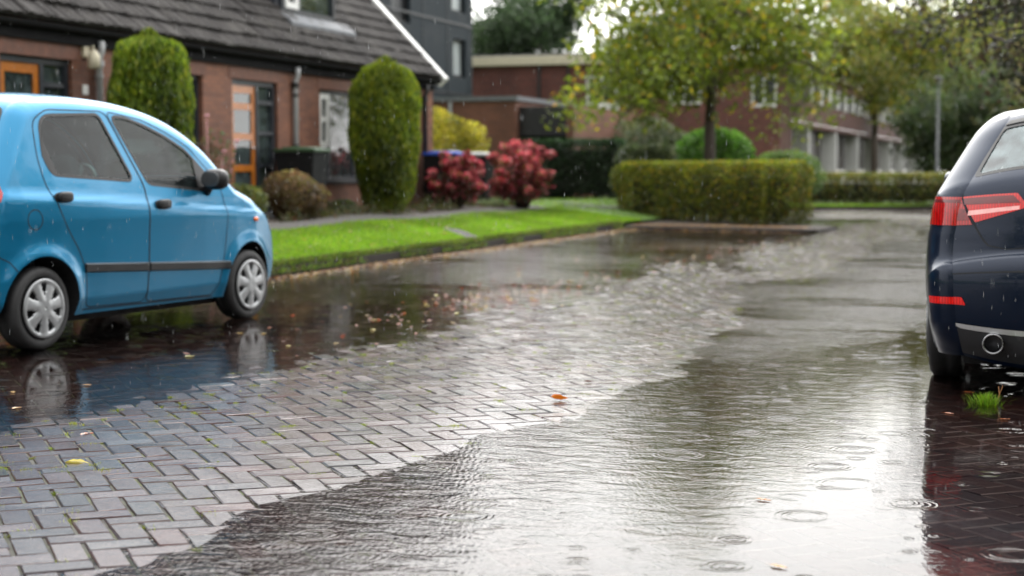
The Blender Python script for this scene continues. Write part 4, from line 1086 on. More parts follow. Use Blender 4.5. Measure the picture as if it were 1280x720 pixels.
def build_house():
    X = -11.6; F0 = .43; Y0, Y1 = 3.0, 29.27; WT = 2.72
    h = empty('terrace_house', (X, Y1, F0)); inv = Vector((-X, -Y1, -F0))
    tag(h, 'long low brown brick terrace with steep dark tiled roof, white gable edge and orange doors', 'house')
    def P(o): o.parent = h; o.location = inv; return o
    top = empty('x'); bpy.data.objects.remove(top)
    doors = [(15.72, 17.15, F0, 2.47), (21.22, 22.68, F0, 2.47), (8.6, 10.0, F0, 2.47)]
    wins = [(19.62, 20.36, .95, 2.46), (24.2, 26.7, .95, 2.45), (11.5, 14.0, .95, 2.45), (5.0, 7.5, .95, 2.45)]
    mb = MB(); wall_x(mb, X, Y0, Y1, F0-.3, WT+.2, doors+wins, .12)
    P(mb.build('front_wall', BRICK_HOUSE))
    g = MB(); D = 9.6
    g.add([(X, Y1, F0-.3), (X, Y1, WT+.2), (X-D/2, Y1, WT+.2+D/2), (X-D, Y1, WT+.2), (X-D, Y1, F0-.3)], [(0, 1, 2, 3, 4)][::1])
    g.add([(X, Y0, F0-.3), (X, Y0, WT+.2), (X-D/2, Y0, WT+.2+D/2), (X-D, Y0, WT+.2), (X-D, Y0, F0-.3)], [(4, 3, 2, 1, 0)])
    g.quad((X-D, Y0, F0-.3), (X-D, Y0, WT+.2), (X-D, Y1, WT+.2), (X-D, Y1, F0-.3))
    P(g.build('gable_wall', BRICK_GABLE))
    # roof
    xe, ze = X+.13, 2.92
    V1, F1 = tile_slope(Y0-.05, Y1+.06, xe, ze, 5.06)
    V2, F2 = tile_slope(Y0-.05, Y1+.06, 2*(X-D/2)-xe, ze, 5.06, -1)
    rf = P(mesh_np('roof', np.concatenate([V1, V2]), np.concatenate([F1, F2+len(V1)]), M_TILE, smooth=False))
    rd = MB(); rd.tube([(X-D/2, Y0-.05, ze+5.08), (X-D/2, Y1+.06, ze+5.08)], .12, 10); o = rd.build('ridge', M_TILE, rf, True)
    vb = MB(); s2 = math.sqrt(.5)
    for sg in (1, -1):
        cx = X-D/2; ex = cx+sg*(xe-cx+.03)
        a, b = Vector((ex, 0, ze-.10)), Vector((cx, 0, ze+5.06+.02))
        up = Vector((sg*s2, 0, s2))*.11
        V = []
        for y in (Y1+.045, Y1+.25):
            for p in (a-up, a+up, b+up, b-up): V.append((p.x, y, p.z))
        vb.add(V, [(0, 1, 2, 3), (7, 6, 5, 4), (0, 4, 5, 1), (1, 5, 6, 2), (2, 6, 7, 3), (3, 7, 4, 0)])
    vo = vb.build('verge_board', M_WHITE, rf)
    # gutter and soffit board
    gt = MB(); n = 9
    prof = [(xe-.02+.075*math.cos(t), ze-.055+.075*math.sin(t)) for t in np.linspace(PI, 2*PI, n)]
    V = [(x, y, z) for y in (Y0, Y1+.03) for x, z in prof]; gt.add(V, [(i, i+1, n+i+1, n+i) for i in range(n-1)])
    gt.box(X+.003, X+.06, Y0, Y1, WT-.06, ze-.09)
    P(gt.build('gutter', plain('dark_gutter', (.008, .008, .009), .85, spec=.12)))
    for y, mt, r in ((17.66, M_PIPE, .042), (23.19, M_PIPE, .042), (28.72, M_BLACK, .045)):
        pm = MB(); pm.tube([(X+.10, y, WT+.02), (X+.10, y, WT-.10), (X+.06, y, WT-.20), (X+.06, y, F0-.05)], r, 12)
        dp = P(pm.build('downpipe', mt, None, True))
        for z, hh, q in ((2.46, .04, .02), (2.3, .02, .012), (1.5, .02, .012), (.8, .02, .012)):
            hp = MB(); hp.tube([(X+.06, y, z-hh), (X+.06, y, z+hh)], r+q, 12); hp.build('pipe_bracket', M_BLACK if r < .044 and y > 20 else mt, dp)
    # doors
    for i, (a, b, c, d) in enumerate(doors):
        fr = P(frame_x(X-.05, a+.003, b-.003, c+.02, d-.003, .075, .08, (a+.88,)).build('door_frame', M_FRAME))
        y0, y1 = a+.08, a+.84
        dm = MB(); z0, z1 = c+.04, d-.08; st = .095
        dm.box(X-.115, X-.075, y0, y0+st, z0, z1); dm.box(X-.115, X-.075, y1-st, y1, z0, z1)
        if i == 1:
            zs = [z0, z0+.22, z0+.62, z0+.72, z0+1.10, z0+1.20, z0+1.55, z0+1.65, z1-.12, z1]
            for k in range(0, len(zs)-1, 2): dm.box(X-.115, X-.077, y0+st, y1-st, zs[k], zs[k+1])
        else:
            for p, q in ((z0, z0+.75), (z1-.12, z1)): dm.box(X-.115, X-.077, y0+st, y1-st, p, q)
        dr = P(dm.build('door', M_WOOD))
        gp = MB(); gp.quad((X-.095, y0+.05, z0+.1), (X-.095, y1-.05, z0+.1), (X-.095, y1-.05, z1-.05), (X-.095, y0+.05, z1-.05)); gp.build('pane', M_PANE, dr)
        hd = MB(); hd.tube([(X-.03, y1-.05, z0+.98), (X-.03, y1-.17, z0+.98)], .011, 8); hd.tube([(X-.075, y1-.05, z0+.98), (X-.03, y1-.05, z0+.98)], .011, 8); hd.build('handle', M_CHROME, dr, True)
        nb = MB(); nb.quad((X-.13, y0+.05, z0+.1), (X-.13, y1-.05, z0+.1), (X-.13, y1-.05, z1-.05), (X-.13, y0+.05, z1-.05)); nb.build('net_curtain', M_NET if i == 1 else M_ROOM, dr)
        sl = MB(); s0, s1 = a+.92, b-.08
        sl.quad((X-.10, s0, c+.1), (X-.10, s1, c+.1), (X-.10, s1, d-.08), (X-.10, s0, d-.08)); so = sl.build('sidelight', M_PANE, fr)
        for z in (c+.75, c+1.25, c+1.72):
            sb = MB(); sb.box(X-.10, X-.055, s0, s1, z-.03, z+.03); sb.build('glazing_bar', M_FRAME, so)
        bk = MB(); bk.quad((X-.16, s0, c+.1), (X-.16, s1, c+.1), (X-.16, s1, d-.08), (X-.16, s0, d-.08)); bk.build('net_curtain', M_NET if i == 1 else M_ROOM, so)
        tr = MB(); tr.box(X-.1, X+.12, a-.05, b+.05, c-.08, c+.018); P(tr.build('doorstep', M_COPING))
    w1 = window_x(None, 'window', X, *wins[0], curtain=[(19.70, 19.98, 1.0, 2.38, M_NET)]); P(w1)
    w2 = window_x(None, 'window', X, *wins[1], bars_y=(24.72, 25.7), curtain=[(24.75, 25.3, 1.0, 2.38, M_CURTAIN), (25.75, 26.6, 1.0, 2.38, M_CURTAIN), (25.0, 25.45, .99, 1.52, M_NET)]); P(w2)
    sash = frame_x(X-.04, 24.27, 24.66, 1.50, 2.385, .09, .05, (), (1.96,)).build('opening_sash', M_WHITE, w2)
    for k in (2, 3): P(window_x(None, 'window', X, *wins[k], bars_y=(wins[k][0]+.6,), curtain=[(wins[k][0]+.7, wins[k][0]+1.2, 1.0, 2.38, M_CURTAIN)]))
    # lintel course of standing bricks
    for (a, b, c, d) in doors+wins:
        lt = MB(); lt.box(X+.001, X+.012, a-.1, b+.1, d+.002, d+.19); P(lt.build('soldier_course', BRICK_LINTEL))
    lp = MB(); lp.box(X, X+.05, 17.36, 17.48, 2.52, 2.66, .01); lp.tube([(X+.05, 17.42, 2.62), (X+.14, 17.42, 2.66), (X+.14, 17.42, 2.60)], .012, 8)
    lamp = P(lp.build('wall_lamp', M_CREAM)); sh = MB(); sh.lathe([(.03, 2.61), (.075, 2.55), (.08, 2.40), (.06, 2.38)], (X+.14, 17.42, 0), 'z', 16); sh.build('lamp_shade', M_CREAM, lamp, True)
    np_ = MB(); np_.box(X, X+.015, 17.36, 17.48, 2.06, 2.18, .004); P(np_.build('number_plate', M_WHITE))
    # dormer
    dx, d0, d1, dz0, dz1 = -12.22, 24.1, 26.15, 3.72, 5.3
    m = MB(); m.box(-15.6, dx-.06, d0-.12, d0, dz0-.1, dz1); m.box(-15.6, dx-.06, d1, d1+.12, dz0-.1, dz1); m.box(-15.6, dx-.02, d0, d1, dz0-.4, dz0)
    dm = P(m.build('dormer', M_FRAME))
    m = MB(); m.box(-16.0, dx+.22, d0-.3, d1+.3, dz1, dz1+.2, .02); m.build('dormer_roof', M_COPING, dm)
    fr = frame_x(dx, d0, d1, dz0, dz1, .09, .09, (d0+.62,)).build('window', M_FRAME, dm)
    m = MB(); m.quad((dx-.05, d0, dz0), (dx-.05, d1, dz0), (dx-.05, d1, dz1), (dx-.05, d0, dz1)); m.build('pane', M_PANE, fr)
    frame_x(dx+.02, d0+.10, d0+.57, dz0+.09, dz1-.1, .10, .05).build('opening_sash', M_WHITE, fr)
    m = MB(); ys = np.linspace(d0+.7, d1-.12, 40); V = [(dx-.12+.02*math.sin(y*40), y, z) for z in (dz0+.05, dz1-.05) for y in ys]; m.add(V, [(i, i+1, 41-1+i+1, 40+i) for i in range(39)]); m.build('curtain', plain('straw_curtain', (.36, .31, .17), .9), fr, True)
    m = MB(); s2 = math.sqrt(.5)
    V = []
    for y in (d0-.15, d1+.32):
        for (x, z) in ((dx-.0, dz0+.0), (dx+.06, dz0-.01), (dx+.26, dz0-.17), (dx+.26, dz0-.23), (dx-.0, dz0-.06)): V.append((x, y, z))
    m.add(V, [(0, 5, 6, 1), (1, 6, 7, 2), (2, 7, 8, 3), (4, 3, 8, 9), (0, 1, 2, 3, 4), (9, 8, 7, 6, 5)]); m.build('lead_apron', M_LEAD, dm)

def window_yz(parent, X, y0, y1, z0, z1, mat, bars_y=(), bars_z=(), name='window', w=.09):
    fr = frame_x(X+.03, y0, y1, z0, z1, w, .08, bars_y, bars_z).build(name, mat, parent)
    p = MB(); p.quad((X-.0+.006, y0+.03, z0+.03), (X+.006, y1-.03, z0+.03), (X+.006, y1-.03, z1-.03), (X+.006, y0+.03, z1-.03)); p.build('pane', M_DUSK, fr); return fr
def window_xz(parent, Y, x0, x1, z0, z1, mat, bars_x=(), bars_z=(), name='window', w=.09):
    fr = frame_y(Y-.03, x0, x1, z0, z1, w, .08, bars_x, bars_z).build(name, mat, parent)
    p = MB(); p.quad((x0+.03, Y-.006, z0+.03), (x1-.03, Y-.006, z0+.03), (x1-.03, Y-.006, z1-.03), (x0+.03, Y-.006, z1-.03)); p.build('pane', M_DUSK, fr); return fr
M_DUSK = plain('reflecting_pane', (.03, .032, .035), .35, noise=.4, nscale=.8, spec=.25)
M_PALE = plain('pale_blind', (.38, .42, .43), .35, noise=.15, nscale=2, coat=.6)
BRICK_LINTEL = plain('soldier_brick', (.14, .062, .042), .75, noise=.35, nscale=9, bump=.4)
M_ZINC = plain('dark_zinc_cladding', (.022, .030, .036), .7, noise=.18, nscale=1.2, bump=.1, spec=.15)

def build_grey_block():
    t = empty('apartment_block', (-19, 50, .3)); tag(t, 'dark blue grey clad apartment block with narrow pale windows behind the gable', 'apartment block')
    iv = Vector((19, -50, -.3))
    X = -19.0
    def P(o): o.parent = t; o.location = iv; return o
    m = MB(); ops = [(49.8, 51.0, 4.2, 5.45), (49.7, 51.0, 6.35, 8.0), (44.6, 46.1, 5.6, 7.6)]
    wall_x(m, X, 36, 51.6, 0, 10.5, ops, .25)
    m.quad((X, 36, 0), (X, 36, 10.5), (X-9, 36, 10.5), (X-9, 36, 0)); m.quad((X, 51.6, 0), (X-9, 51.6, 0), (X-9, 51.6, 10.5), (X, 51.6, 10.5)); m.quad((X, 36, 10.5), (X, 51.6, 10.5), (X-9, 51.6, 10.5), (X-9, 36, 10.5))
    P(m.build('wall', M_ZINC))
    s = MB()
    for z in (3.6, 5.9, 8.3): s.box(X+.002, X+.03, 36, 51.6, z, z+.07)
    for y in np.arange(36.6, 51.5, 2.1): s.box(X+.002, X+.02, y, y+.04, .0, 10.5)
    P(s.build('cladding_joint', plain('zinc_joint', (.018, .022, .026), .5)))
    for k, (a, b, c, d) in enumerate(ops):
        fr = P(frame_x(X-.12, a+.01, b-.01, c+.01, d-.01, .07, .08).build('window', M_BLACK))
        p = MB(); p.quad((X-.18, a+.03, c+.03), (X-.18, b-.03, c+.03), (X-.18, b-.03, d-.03), (X-.18, a+.03, d-.03)); p.build('pane', M_PALE if k < 2 else M_DUSK, fr)
    r = MB(); r.box(X-9.1, X+.06, 35.9, 51.7, 10.5, 10.7); P(r.build('roof_edge', M_BLACK))

def build_low_block():
    t = empty('garage_building', (-14.2, 42, .3)); tag(t, 'low flat brick garage with grey coping and black door, beyond the yellow bush', 'garage')
    iv = Vector((14.2, -42, -.3))
    def P(o): o.parent = t; o.location = iv; return o
    m = MB(); wall_y(m, 42, -18.8, -14.2, 0, 3.02, [], .1); m.quad((-14.2, 42, 0), (-14.2, 49, 0), (-14.2, 49, 3.02), (-14.2, 42, 3.02)); P(m.build('wall', BRICK_LOW))
    c = MB(); c.box(-18.8, -14.12, 41.93, 49, 3.02, 3.14); P(c.build('coping', M_COPING))
    g = MB(); g.box(-14.19, -12.82, 42.3, 49, 2.05, 2.86, .01); P(g.build('fascia', plain('black_fascia', (.012, .013, .015), .5)))
    b = MB(); b.box(-12.81, -12.6, 42.25, 49, 0, 2.9); P(b.build('brick_pier', BRICK_LOW))
    d = MB(); d.box(-14.18, -12.83, 42.9, 42.96, 0, 2.05)
    for z in (.5, 1.0, 1.5): d.box(-14.17, -12.84, 42.88, 42.9, z, z+.03)
    dd = P(d.build('door', plain('dark_door', (.03, .032, .035), .5)))
    w = MB(); w.box(-14.05, -13.6, 42.85, 42.88, 1.72, 1.95); w.build('pane', M_PALE, dd); w = MB(); w.box(-13.3, -12.95, 42.85, 42.88, 1.70, 1.92); w.build('pane', M_PALE, dd)
    dn = MB(); dn.tube([(-16.1, 41.93, 3.0), (-16.1, 41.93, .3)], .05, 8); P(dn.build('downpipe', M_PIPE))

def build_flats():
    t = empty('flat_roofed_building', (-9.2, 56, .2)); tag(t, 'two storey dark red brick flats with white fascia and white ground floor columns', 'apartment building')
    iv = Vector((9.2, -56, -.2)); X, Y = -9.2, 56.0; TOP = 4.92
    def P(o): o.parent = t; o.location = iv; return o
    m = MB(); ops = [(-16.25, -15.05, 3.42, 4.52), (-10.25, -9.32, 3.3, 4.45), (-13.2, -12.0, 3.42, 4.52), (-20.2, -18.6, .6, 2.2)]
    wall_y(m, Y, -26, X, 0, TOP, ops, .12); P(m.build('front_wall', BRICK_FLATS_X))
    f = MB(); f.box(-26, X+.15, Y-.16, Y+9, TOP, TOP+.34, .02); fo = P(f.build('fascia', M_CREAM))
    rf = MB(); rf.box(-26, X+.1, Y-.1, 132, TOP+.345, TOP+.40); P(rf.build('roof', M_COPING))
    b = MB(); b.box(-17.6, -15.0, Y-.10, Y-.002, 3.20, 3.40); P(b.build('sill_band', M_WHITE))
    for (a, b_, c, d) in ops: window_xz(t, Y+.08, a+.01, b_-.01, c+.01, d-.01, M_WHITE, ((a+b_)/2,)).location = iv
    dn = MB(); dn.tube([(-18.0, Y-.05, TOP), (-18.0, Y-.05, .2)], .06, 8); dn.tube([(-16.9, Y-.05, TOP), (-16.9, Y-.05, .2)], .05, 8); P(dn.build('downpipe', M_BLACK))
    # long side wing: white columns below, brick band, window strip above
    m = MB(); m.quad((X, Y, 2.92), (X, 132, 2.92), (X, 132, 3.72), (X, Y, 3.72)); m.quad((X, Y, 4.55), (X, 132, 4.55), (X, 132, TOP), (X, Y, TOP)); m.quad((X, Y, 0), (X, 58.6, 0), (X, 58.6, 2.92), (X, Y, 2.92))
    m.quad((X, Y, 3.72), (X, 57.5, 3.72), (X, 57.5, 4.55), (X, Y, 4.55))
    m.box(X-.70, X-.02, Y+.01, 131.9, 2.75, 2.915)
    P(m.build('side_wall', BRICK_FLATS_Y))
    f = MB(); f.box(X-.2, X+.15, Y+9.01, 132, TOP+.002, TOP+.335); P(f.build('side_fascia', M_CREAM))
    g = MB(); g.quad((X-.68, 58.6, 0), (X-.68, 132, 0), (X-.68, 132, 2.75), (X-.68, 58.6, 2.75)); P(g.build('ground_floor_glazing', plain('dark_brown_glazing', (.03, .018, .016), .25, noise=.4, nscale=.8)))
    g = MB(); g.quad((X-.12, 57.5, 3.6), (X-.12, 132, 3.6), (X-.12, 132, 4.55), (X-.12, 57.5, 4.55)); P(g.build('upper_glazing', M_DUSK))
    y = 62.9
    while y < 128:
        c = MB(); c.box(X-.66, X-.01, y, y+.25, 0, 2.74, .015); P(c.build('column', M_WHITE))
        c = MB(); c.box(X-.62, X-.5, y+.26, y+7.7, 0, 1.1, .02); P(c.build('parapet_panel', M_WHITE))
        for k in (0, 2.7, 5.4):
            c = MB(); c.box(X-.11, X+.03, y+k+.2, y+k+.75, 3.73, 4.54); P(c.build('window_panel', M_WHITE))
        y += 8.1

# ------------------------------------------------------------------ small things
def make_bin(label, loc, lid_col, body_col, lidname, rz=0, group='wheeled bins by the house'):
    t = empty('wheeled_bin', loc, rz); tag(t, label, 'bin', group)
    b = MB(); V = []
    for z, wx, wy in ((.10, .21, .24), (.14, .22, .25), (.96, .275, .33), (1.0, .275, .33)):
        for sx, sy in ((-1, -1), (1, -1), (1, 1), (-1, 1)): V.append((sx*wx, sy*wy, z))
    F = [(3, 2, 1, 0)]+[(i*4+k, i*4+(k+1) % 4, i*4+4+(k+1) % 4, i*4+4+k) for i in range(3) for k in range(4)]
    b.add(V, F); b.box(-.285, .285, -.335, .335, .94, .985, .01)
    b.build('body', body_col, t)
    l = MB(); l.box(-.295, .295, -.36, .35, .99, 1.045, .02); l.superell((0, 0, 1.045), (.25, .28, .03), .5); l.build('lid', lid_col, t)
    for s in (-1, 1):
        w = MB(); w.lathe([(.02, -.02), (.09, -.025), (.10, -.015), (.10, .015), (.09, .025), (.02, .02)], (s*.25, .24, .10), 'x', 20); w.build('wheel', M_TYRE, t, True)
    h = MB(); h.tube([(-.24, .36, 1.0), (-.24, .42, 1.02), (.24, .42, 1.02), (.24, .36, 1.0)], .014, 8); h.build('handle', body_col, t, True)
    return t

def leaf_object(label, loc, size, col, curl=.35, rz=0., tilt=(0, 0), group='fallen leaves on the wet street', aspect=.6, name='fallen_leaf'):
    n = 9; V = []; F = []
    for i in range(n):
        u = i/(n-1); w = math.sin(PI*min(1, u*1.02))**.8*aspect*.5*(1-.35*u)
        for k, s in enumerate((-1, -.5, 0, .5, 1)):
            V.append(((u-.5)*size, s*w*size, size*(curl*.6*(s*s)*w*2+curl*.5*(u-.5)**2+.02*math.sin(i*2.3+s*4))))
    for i in range(n-1):
        for k in range(4): F.append((i*5+k, i*5+k+1, i*5+5+k+1, i*5+5+k))
    b = len(V); V += [(-.5*size, -.012*size, .06*size*curl), (-.5*size, .012*size, .06*size*curl), (-.78*size, .01*size, .12*size*curl), (-.78*size, -.01*size, .12*size*curl)]; F.append((b, b+1, b+2, b+3))
    V = np.array(V); zmin = V[:, 2].min(); V[:, 2] -= zmin
    shade = np.interp(np.abs(V[:, 1])/size, [0, .3], [1.1, .75])
    o = mesh_np(name, V, F, LEAFM, smooth=True, tint=np.array(col)[None]*shade[:, None])
    o.location = loc; o.rotation_euler = (tilt[0], tilt[1], rz); tag(o, label, 'leaf', group); return o
LEAFM = foliage_mat('wet_dead_leaf', .15, .25)

def street_lamp(loc, H):
    t = empty('street_lamp', loc); tag(t, 'slim grey lamp post with a pale lantern rising behind the far hedge', 'street lamp')
    p = MB(); p.tube([(0, 0, -.1), (0, 0, .9), (0, 0, .92), (0, 0, H-.35)], [.085, .082, .055, .045], 14); p.build('post', plain('post_grey', (.16, .17, .18), .5), t, True)
    h = MB(); h.lathe([(.05, H-.36), (.07, H-.33), (.12, H-.05), (.11, H-.02), (.03, H-.01)], (0, 0, 0), 'z', 20); h.build('lantern', plain('lantern_glass', (.25, .26, .25), .25, coat=.5), t, True)
    c = MB(); c.lathe([(.17, H-.03), (.18, H), (.10, H+.08), (.01, H+.10)], (0, 0, 0), 'z', 20); c.build('lamp_cap', M_BLACK, t, True)

# ------------------------------------------------------------------ assemble: setting
def sheet(name, x0, x1, y0, y1, nx, ny, fz, mat, kind='structure', smooth=True):
    GX, GY = np.meshgrid(np.linspace(x0, x1, nx), np.linspace(y0, y1, ny), indexing='ij'); Z = fz(GX, GY)
    idx = np.arange(GX.size).reshape(GX.shape)
    Fq = np.stack([idx[:-1, :-1], idx[1:, :-1], idx[1:, 1:], idx[:-1, 1:]], -1).reshape(-1, 4)
    o = mesh_np(name, np.stack([GX, GY, Z+0*GX], -1).reshape(-1, 3), Fq, mat, smooth=smooth); tag(o, kind=kind); return o

M_SOIL = plain('wet_soil', (.035, .025, .018), .8, noise=.5, nscale=12, bump=.9)
M_LAWN = plain('lawn_turf', (.06, .12, .01), .8, noise=.4, nscale=4, bump=.8)
M_FARG = plain('far_ground', (.035, .045, .02), .9, noise=.4, nscale=.5)
M_PATH = plain('grey_paving', (.06, .057, .053), .8, noise=.35, nscale=3, bump=.4, spec=.3)
M_KERB = plain('concrete_kerb', (.030, .026, .022), .8, noise=.4, nscale=5, bump=.5, spec=.2)
M_FARROAD = plain('far_wet_bricks', (.075, .05, .046), .35, noise=.5, nscale=10, bump=.6, coat=1, coat_rough=.15)

sheet('ground', -400, 400, -300, 700, 2, 2, lambda x, y: -.06+0*x, M_FARG)
build_paving()
sheet('far_road', -9, 3.6, 36.98, 60, 20, 40, lambda x, y: .0015+.0025*np.sin(x*1.3+y*.5)+.0015*np.sin(y*1.9), M_FARROAD)
sheet('near_road', KERB, 3.2, -14, 1.02, 12, 16, lambda x, y: -.012+0*x, M_FARROAD)
sheet('puddle', KERB-.02, 3.2, -14, 60, 2, 2, lambda x, y: 0*x, water_material())
sheet('verge', 2.36, 60, -14, 90, 30, 40, lambda x, y: .10+.02*np.sin(x*.8+y*.5), plain('verge_turf', (.035, .065, .008), .9, noise=.6, nscale=2.5, bump=1.0, spec=.2))
def gz2(x, y): return garden_z(x, y)+.02*np.sin(x*2.1+y*1.3)*np.clip((-x-8.2)/1, 0, 1)
sheet('lawn', -10.0, KERB-.12, 12.0, 31.3, 30, 120, gz2, M_LAWN)
sheet('garden_bed', -11.62, -9.98, 3, 31.3, 12, 80, lambda x, y: gz2(x, y)-.02+.03*np.sin(x*7)*np.sin(y*5), M_SOIL)
sheet('front_lawn', -10.0, KERB-.12, -14, 12.0, 12, 40, gz2, M_LAWN)
sheet('side_garden', -60, KERB-.12, 31.3, 56.0, 40, 30, lambda x, y: np.minimum(garden_z(x, y), .36)-.015, M_LAWN)
sheet('back_garden', -60, -11.6, 29.5, 31.32, 20, 4, lambda x, y: .40+0*x, M_LAWN)
def path_strip(name, pts, w, dz=.012):
    L = dense(pts, .3); t = np.gradient(L, axis=0); t /= np.linalg.norm(t, axis=1)[:, None]; nn = np.stack([-t[:, 1], t[:, 0]], 1)
    a, b = L+nn*w/2, L-nn*w/2; m = len(L)
    V = [(p[0], p[1], float(gz2(p[0], p[1]))+dz) for p in np.concatenate([a, b])]
    o = mesh_np(name, V, [(i, m+i, m+i+1, i+1) for i in range(m-1)], M_PATH, smooth=True); tag(o, kind='structure')
path_strip('garden_path', [(-9.95, 12), (-9.95, 23.2), (-9.75, 26), (-9.9, 31)], .55)
path_strip('lawn_path', [(-8.75, 22.75), (-8.4, 22.25), (-7.95, 21.6)], .30, .016)
path_strip('side_path', [(-10.4, 33.6), (-8.2, 34.6), (-7.9, 34.8)], .6, .02)
# kerbs
kb = MB()
def kerb_run(mb, a, b, w=.12, h=.10, seg=1.0, z0=-.06):
    a, b = Vector((*a, 0)), Vector((*b, 0)); d = (b-a); n = max(1, int(d.length/seg)); d.normalize(); s = Vector((-d.y, d.x, 0))*w/2
    for i in range(n):
        L = (b-a).length; p, q = a+d*(L*i/n+.004), a+d*(L*(i+1)/n-.004); j = random.uniform(-.006, .006)
        V = [p-s, q-s, q+s, p+s]; hh = h+j
        V = [(v.x, v.y, z0) for v in V]+[(v.x, v.y, hh) for v in V]
        mb.add(V, [(4, 5, 6, 7), (0, 1, 5, 4), (1, 2, 6, 5), (2, 3, 7, 6), (3, 0, 4, 7)])
kerb_run(kb, (KERB-.06, -14), (KERB-.06, 29.3)); kerb_run(kb, (KERB, 29.4), (-4.15, 28.75), h=.035); kerb_run(kb, (-4.1, 28.7), (-3.95, 30.4), h=.055); kerb_run(kb, (-3.98, 30.45), (-7.5, 34.4), h=.055)
kerb_run(kb, (-7.6, 34.5), (-7.6, 43.9)); kerb_run(kb, (-7.6, 44.0), (-5.4, 45.5)); kerb_run(kb, (-5.4, 45.55), (-3.0, 46.5)); kerb_run(kb, (2.3, -14), (2.3, 40)); kerb_run(kb, (-3.0, 46.55), (8, 47.3))
tag(kb.build('kerb', M_KERB), kind='structure')
pb_ = MB(); pb_.add([(KERB-.1, 29.45, .05), (-4.15, 28.8, .05), (-4.02, 30.4, .055), (-7.5, 34.35, .06), (KERB-.1, 34.6, .06)], [(0, 1, 2, 3, 4)])
tag(pb_.build('planting_bed', M_SOIL), kind='structure')
hb_ = MB(); hb_.add([(-7.75, 44.05, .09), (-5.4, 45.6, .09), (-3.0, 46.6, .09), (8, 47.35, .09), (8, 57, .1), (-7.75, 57, .1)], [(0, 1, 2, 3, 4, 5)])
tag(hb_.build('hedge_bed', M_LAWN), kind='structure')
# ------------------------------------------------------------------ assemble: buildings
build_house(); build_grey_block(); build_low_block(); build_flats()

# ------------------------------------------------------------------ assemble: cars
build_car('blue_car', 'small sky blue five door hatchback parked in the flooded bay', blue_spec, (-5.95-.735*math.cos(R(5.5)), 8.46+.735*math.sin(R(5.5)), -.004), R(5.5), 'parked cars')
dark, _b = build_car('dark_car', 'dark navy hatchback seen from behind with lit red tail lamps', navy_spec, (.235, 9.02, -.004), 0.0, 'parked cars')

for s_ in (-1, 1):
    m = MB(); m.lathe([(.038, .35), (.040, .02), (.046, -.005), (.053, 0), (.055, .02), (.055, .12), (.045, .14)], (s_*.52, -.80, .262), 'y', 28); m.build('exhaust_pipe', plain('exhaust_steel', (.30, .30, .31), .25, metal=1.0, noise=.2), dark, True)
    m = MB(); m.lathe([(.002, .10), (.039, .10)], (s_*.52, -.80, .262), 'y', 28); m.build('exhaust_bore', M_DARK, dark, True)

# ------------------------------------------------------------------ assemble: planting
GREEN_TH = [(.13, .18, .010), (.18, .225, .012), (.07, .115, .010), (.26, .27, .02)]
def conifer(name, label, loc, H, r, n, seed, pal, pr_=(.44, .62, .86, 1.0, .99, .86, .62, .20)):
    t = empty(name, loc); tag(t, label, 'conifer', 'clipped conifers in the front garden')
    z = rng.random(n)**.85*H; a = rng.uniform(0, 2*PI, n)
    prof = np.interp(z/H, [0, .08, .25, .5, .72, .88, .96, 1], pr_)*r
    d = 1-np.abs(rng.normal(0, .10, n))
    P = np.stack([np.cos(a)*prof*d, np.sin(a)*prof*d, z+.05], 1)
    bump = 1+.16*clump_noise(P*[1, 1, .5], 5, seed)+.10*clump_noise(P*[1, 1, .6], 12, seed+2)
    P[:, :2] *= bump[:, None]
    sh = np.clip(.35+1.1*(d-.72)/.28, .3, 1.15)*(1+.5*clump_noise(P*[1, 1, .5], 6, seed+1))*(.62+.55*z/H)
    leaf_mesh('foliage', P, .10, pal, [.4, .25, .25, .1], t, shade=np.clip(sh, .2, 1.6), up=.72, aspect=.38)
    # feathery leading shoots
    k = 1500; a2 = rng.uniform(0, 2*PI, k); q = rng.uniform(.80, 1.06, k)*H; pr = np.interp(q/H, [.8, .95, 1.06], [.92, .66, .10])*r*(1+.25*np.sin(a2*5+seed))
    leaf_mesh('foliage_tip', np.stack([np.cos(a2)*pr*rng.random(k), np.sin(a2)*pr*rng.random(k), q], 1), .13, pal, [.2, .4, .1, .3], t, up=.85, aspect=.25)
    m = MB(); m.tube([(0, 0, -.05), (0, 0, .4), (0, 0, H*.85)], [.05, .045, .01], 8); m.build('trunk', BARK, t, True)
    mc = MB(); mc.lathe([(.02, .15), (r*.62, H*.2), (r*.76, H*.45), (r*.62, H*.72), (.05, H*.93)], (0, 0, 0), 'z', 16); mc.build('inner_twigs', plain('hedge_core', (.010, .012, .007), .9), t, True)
    return t
conifer('clipped_conifer', 'egg shaped clipped conifer standing before the house window by the gable end', (-10.75, 24.95, .38), 2.45, .62, 15000, 3, GREEN_TH)
conifer('clipped_conifer', 'broad clipped conifer behind the roof of the blue car', (-10.72, 17.5, .38), 2.30, .54, 13000, 8, [(.095, .145, .010), (.14, .19, .012), (.05, .085, .010), (.21, .23, .02)], (.62, .80, .95, 1.0, 1.0, .93, .78, .30))

